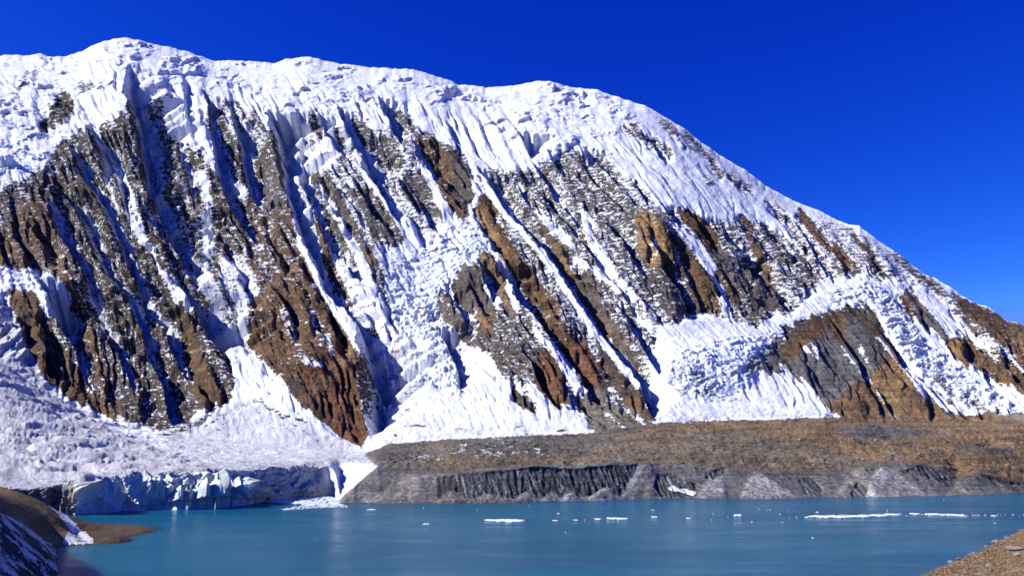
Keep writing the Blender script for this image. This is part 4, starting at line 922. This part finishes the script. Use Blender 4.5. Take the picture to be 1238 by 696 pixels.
# grit: one uncountable mesh
bm = bmesh.new()
for _ in range(5200):
    px, py = r.uniform(1100, 1300), r.uniform(600, 720)
    h_ = hit(hb_, px, py)
    if h_[0] is None or h_[0].y > 210: continue
    s = r.uniform(.06, .26); p = h_[0]
    vs = [bm.verts.new(p + Vector((s * r.uniform(.6, 1.3) * math.cos(a), s * r.uniform(.6, 1.3) * math.sin(a), -.03))) for a in (0, 1.57, 3.14, 4.71)]
    t = bm.verts.new(p + Vector((r.uniform(-.4, .4) * s, r.uniform(-.4, .4) * s, s * r.uniform(.4, .9))))
    for i in range(4): bm.faces.new((vs[i], vs[(i + 1) % 4], t))
me = bpy.data.meshes.new('gravel'); bm.to_mesh(me); bm.free(); me.materials.append(m_st[1])
o = bpy.data.objects.new('gravel', me); COL.objects.link(o); tag(o, 'loose brown gravel covering the near hillside', 'gravel', kind='stuff')

# boulders strewn over the moraine plain
r = random.Random(31); cnt = 0
rr = np.where((PY > 512) & (PY < 572) & (PX > 470) & (PX < 1236) & (rowi > R1 + 3) & (rowi < R2 - 5))
order = list(range(len(rr[0]))); r.shuffle(order)
mb = [stone_mat('moraine_block_pale', (.22, .2, .18), (.36, .34, .31), .3), stone_mat('moraine_block_dark', (.06, .055, .05), (.13, .11, .09), .3)]
mbm = [[rock_mesh('moraine_boulder', mb[k], 1200 + 10 * k + j, .7, 2) for j in range(3)] for k in range(2)]
for q_ in order:
    if cnt >= 190: break
    i, j = rr[0][q_], rr[1][q_]
    if r.random() > min(1, 30 / max(1., (Y[i, j] - 1300) / 25)) * 1.2: continue
    k = r.choice([0, 1, 1]); s = r.choice([1.3, 1.6, 2, 2.6, 3.6, 4.5])
    add('moraine_boulder', mbm[k][r.randrange(3)], (X[i, j], Y[i, j], Z[i, j] + s * .2), ['small pale boulder lying loose on the moraine plain', 'small dark boulder lying loose on the moraine plain'][k], 'boulder', ['pale boulders on the moraine plain', 'dark boulders on the moraine plain'][k], r.random() * 6, (s * r.uniform(.9, 1.4), s, s))
    cnt += 1

me = bpy.data.meshes.new('shingle'); me.from_pydata(*[spit_data[0], [], spit_data[1]]); me.materials.append(stone_mat('shingle_stone', (.05, .036, .024), (.19, .135, .085), .3))
o = bpy.data.objects.new('shingle', me); COL.objects.link(o); tag(o, 'dark brown shingle covering the low spit', 'shingle', kind='stuff')
# finer rubble: one uncountable mesh
vl, fl = [], []
for q_ in order[:26000]:
    i, j = rr[0][q_], rr[1][q_]
    if r.random() > min(1, (2300. / Y[i, j]) ** 3): continue
    s = r.choice([.5, .7, .9, 1.2, 1.6]) * (1 + .25 * (Y[i, j] - 1400) / 600); b0 = len(vl); x, y, z = X[i, j] + r.uniform(-1, 1), Y[i, j] + r.uniform(-3, 3), Z[i, j] - .2 * s; a0 = r.random() * 6
    for k in range(4): vl.append((x + s * r.uniform(.6, 1.3) * math.cos(a0 + 1.571 * k), y + s * r.uniform(.6, 1.3) * math.sin(a0 + 1.571 * k), z))
    vl.append((x + r.uniform(-.4, .4) * s, y + r.uniform(-.4, .4) * s, z + s * r.uniform(.7, 1.3)))
    for k in range(4): fl.append((b0 + k, b0 + (k + 1) % 4, b0 + 4))
me = bpy.data.meshes.new('rubble'); me.from_pydata(vl, [], fl); me.materials.append(stone_mat('rubble_stone', (.05, .042, .035), (.27, .24, .2), .06))
o = bpy.data.objects.new('rubble', me); COL.objects.link(o); tag(o, 'loose grey brown rubble covering the moraine plain', 'rubble', kind='stuff')

# ------------------------------------------------------------------ light, sky, camera
EL, AZ = 37.0, -8.0                       # sun stands to the left, a little behind the wall
sd = Vector((-math.cos(math.radians(EL)) * math.cos(math.radians(AZ)), math.cos(math.radians(EL)) * math.sin(math.radians(AZ)), math.sin(math.radians(EL))))
su = bpy.data.lights.new('sun', 'SUN'); su.energy = 5.0; su.angle = math.radians(.5); su.color = (1., .985, .93)
so = bpy.data.objects.new('sun', su); COL.objects.link(so); so.rotation_euler = sd.to_track_quat('Z', 'Y').to_euler()
w = bpy.data.worlds.new('World'); S.world = w; w.use_nodes = True; nt = w.node_tree
bg = nt.nodes['Background']; sk = nt.nodes.new('ShaderNodeTexSky'); sk.sky_type = 'NISHITA'; sk.sun_disc = False
sk.sun_elevation = math.radians(EL); sk.sun_rotation = math.atan2(sd.x, sd.y); sk.altitude = 5000; sk.air_density = 1.0; sk.dust_density = .05; sk.ozone_density = 3.0
hs = nt.nodes.new('ShaderNodeHueSaturation'); hs.inputs['Saturation'].default_value = 1.0; hs.inputs['Value'].default_value = 1.
nt.links.new(sk.outputs[0], hs.inputs['Color']); sp_ = nt.nodes.new('ShaderNodeSeparateColor'); cb_ = nt.nodes.new('ShaderNodeCombineColor'); nt.links.new(hs.outputs[0], sp_.inputs[0])
for ch, (g_, k_, mx_) in enumerate(((3.0, .05, .8), (1.8, .18, 1.8), (.81, 1.62, 7.))):     # thin high-altitude air: deep blue
    nt.links.new(math_(nt, 'MINIMUM', math_(nt, 'MULTIPLY', math_(nt, 'POWER', sp_.outputs[ch], g_), k_), mx_), cb_.inputs[ch])
nt.links.new(cb_.outputs[0], bg.inputs[0]); bg.inputs[1].default_value = .114
cam = bpy.data.cameras.new('camera'); cam.sensor_width = 36; cam.lens = 36 * F / 1238; cam.clip_start = .5; cam.clip_end = 90000
co = bpy.data.objects.new('camera', cam); COL.objects.link(co); co.location = (0, 0, H); co.rotation_euler = (math.radians(90) + P, 0, 0); S.camera = co
S.view_settings.view_transform = 'Standard'; S.view_settings.look = 'None'; S.view_settings.exposure = .54; S.view_settings.gamma = 1
S.render.engine = 'CYCLES'; S.cycles.max_bounces = 5; S.cycles.diffuse_bounces = 1; S.cycles.glossy_bounces = 3
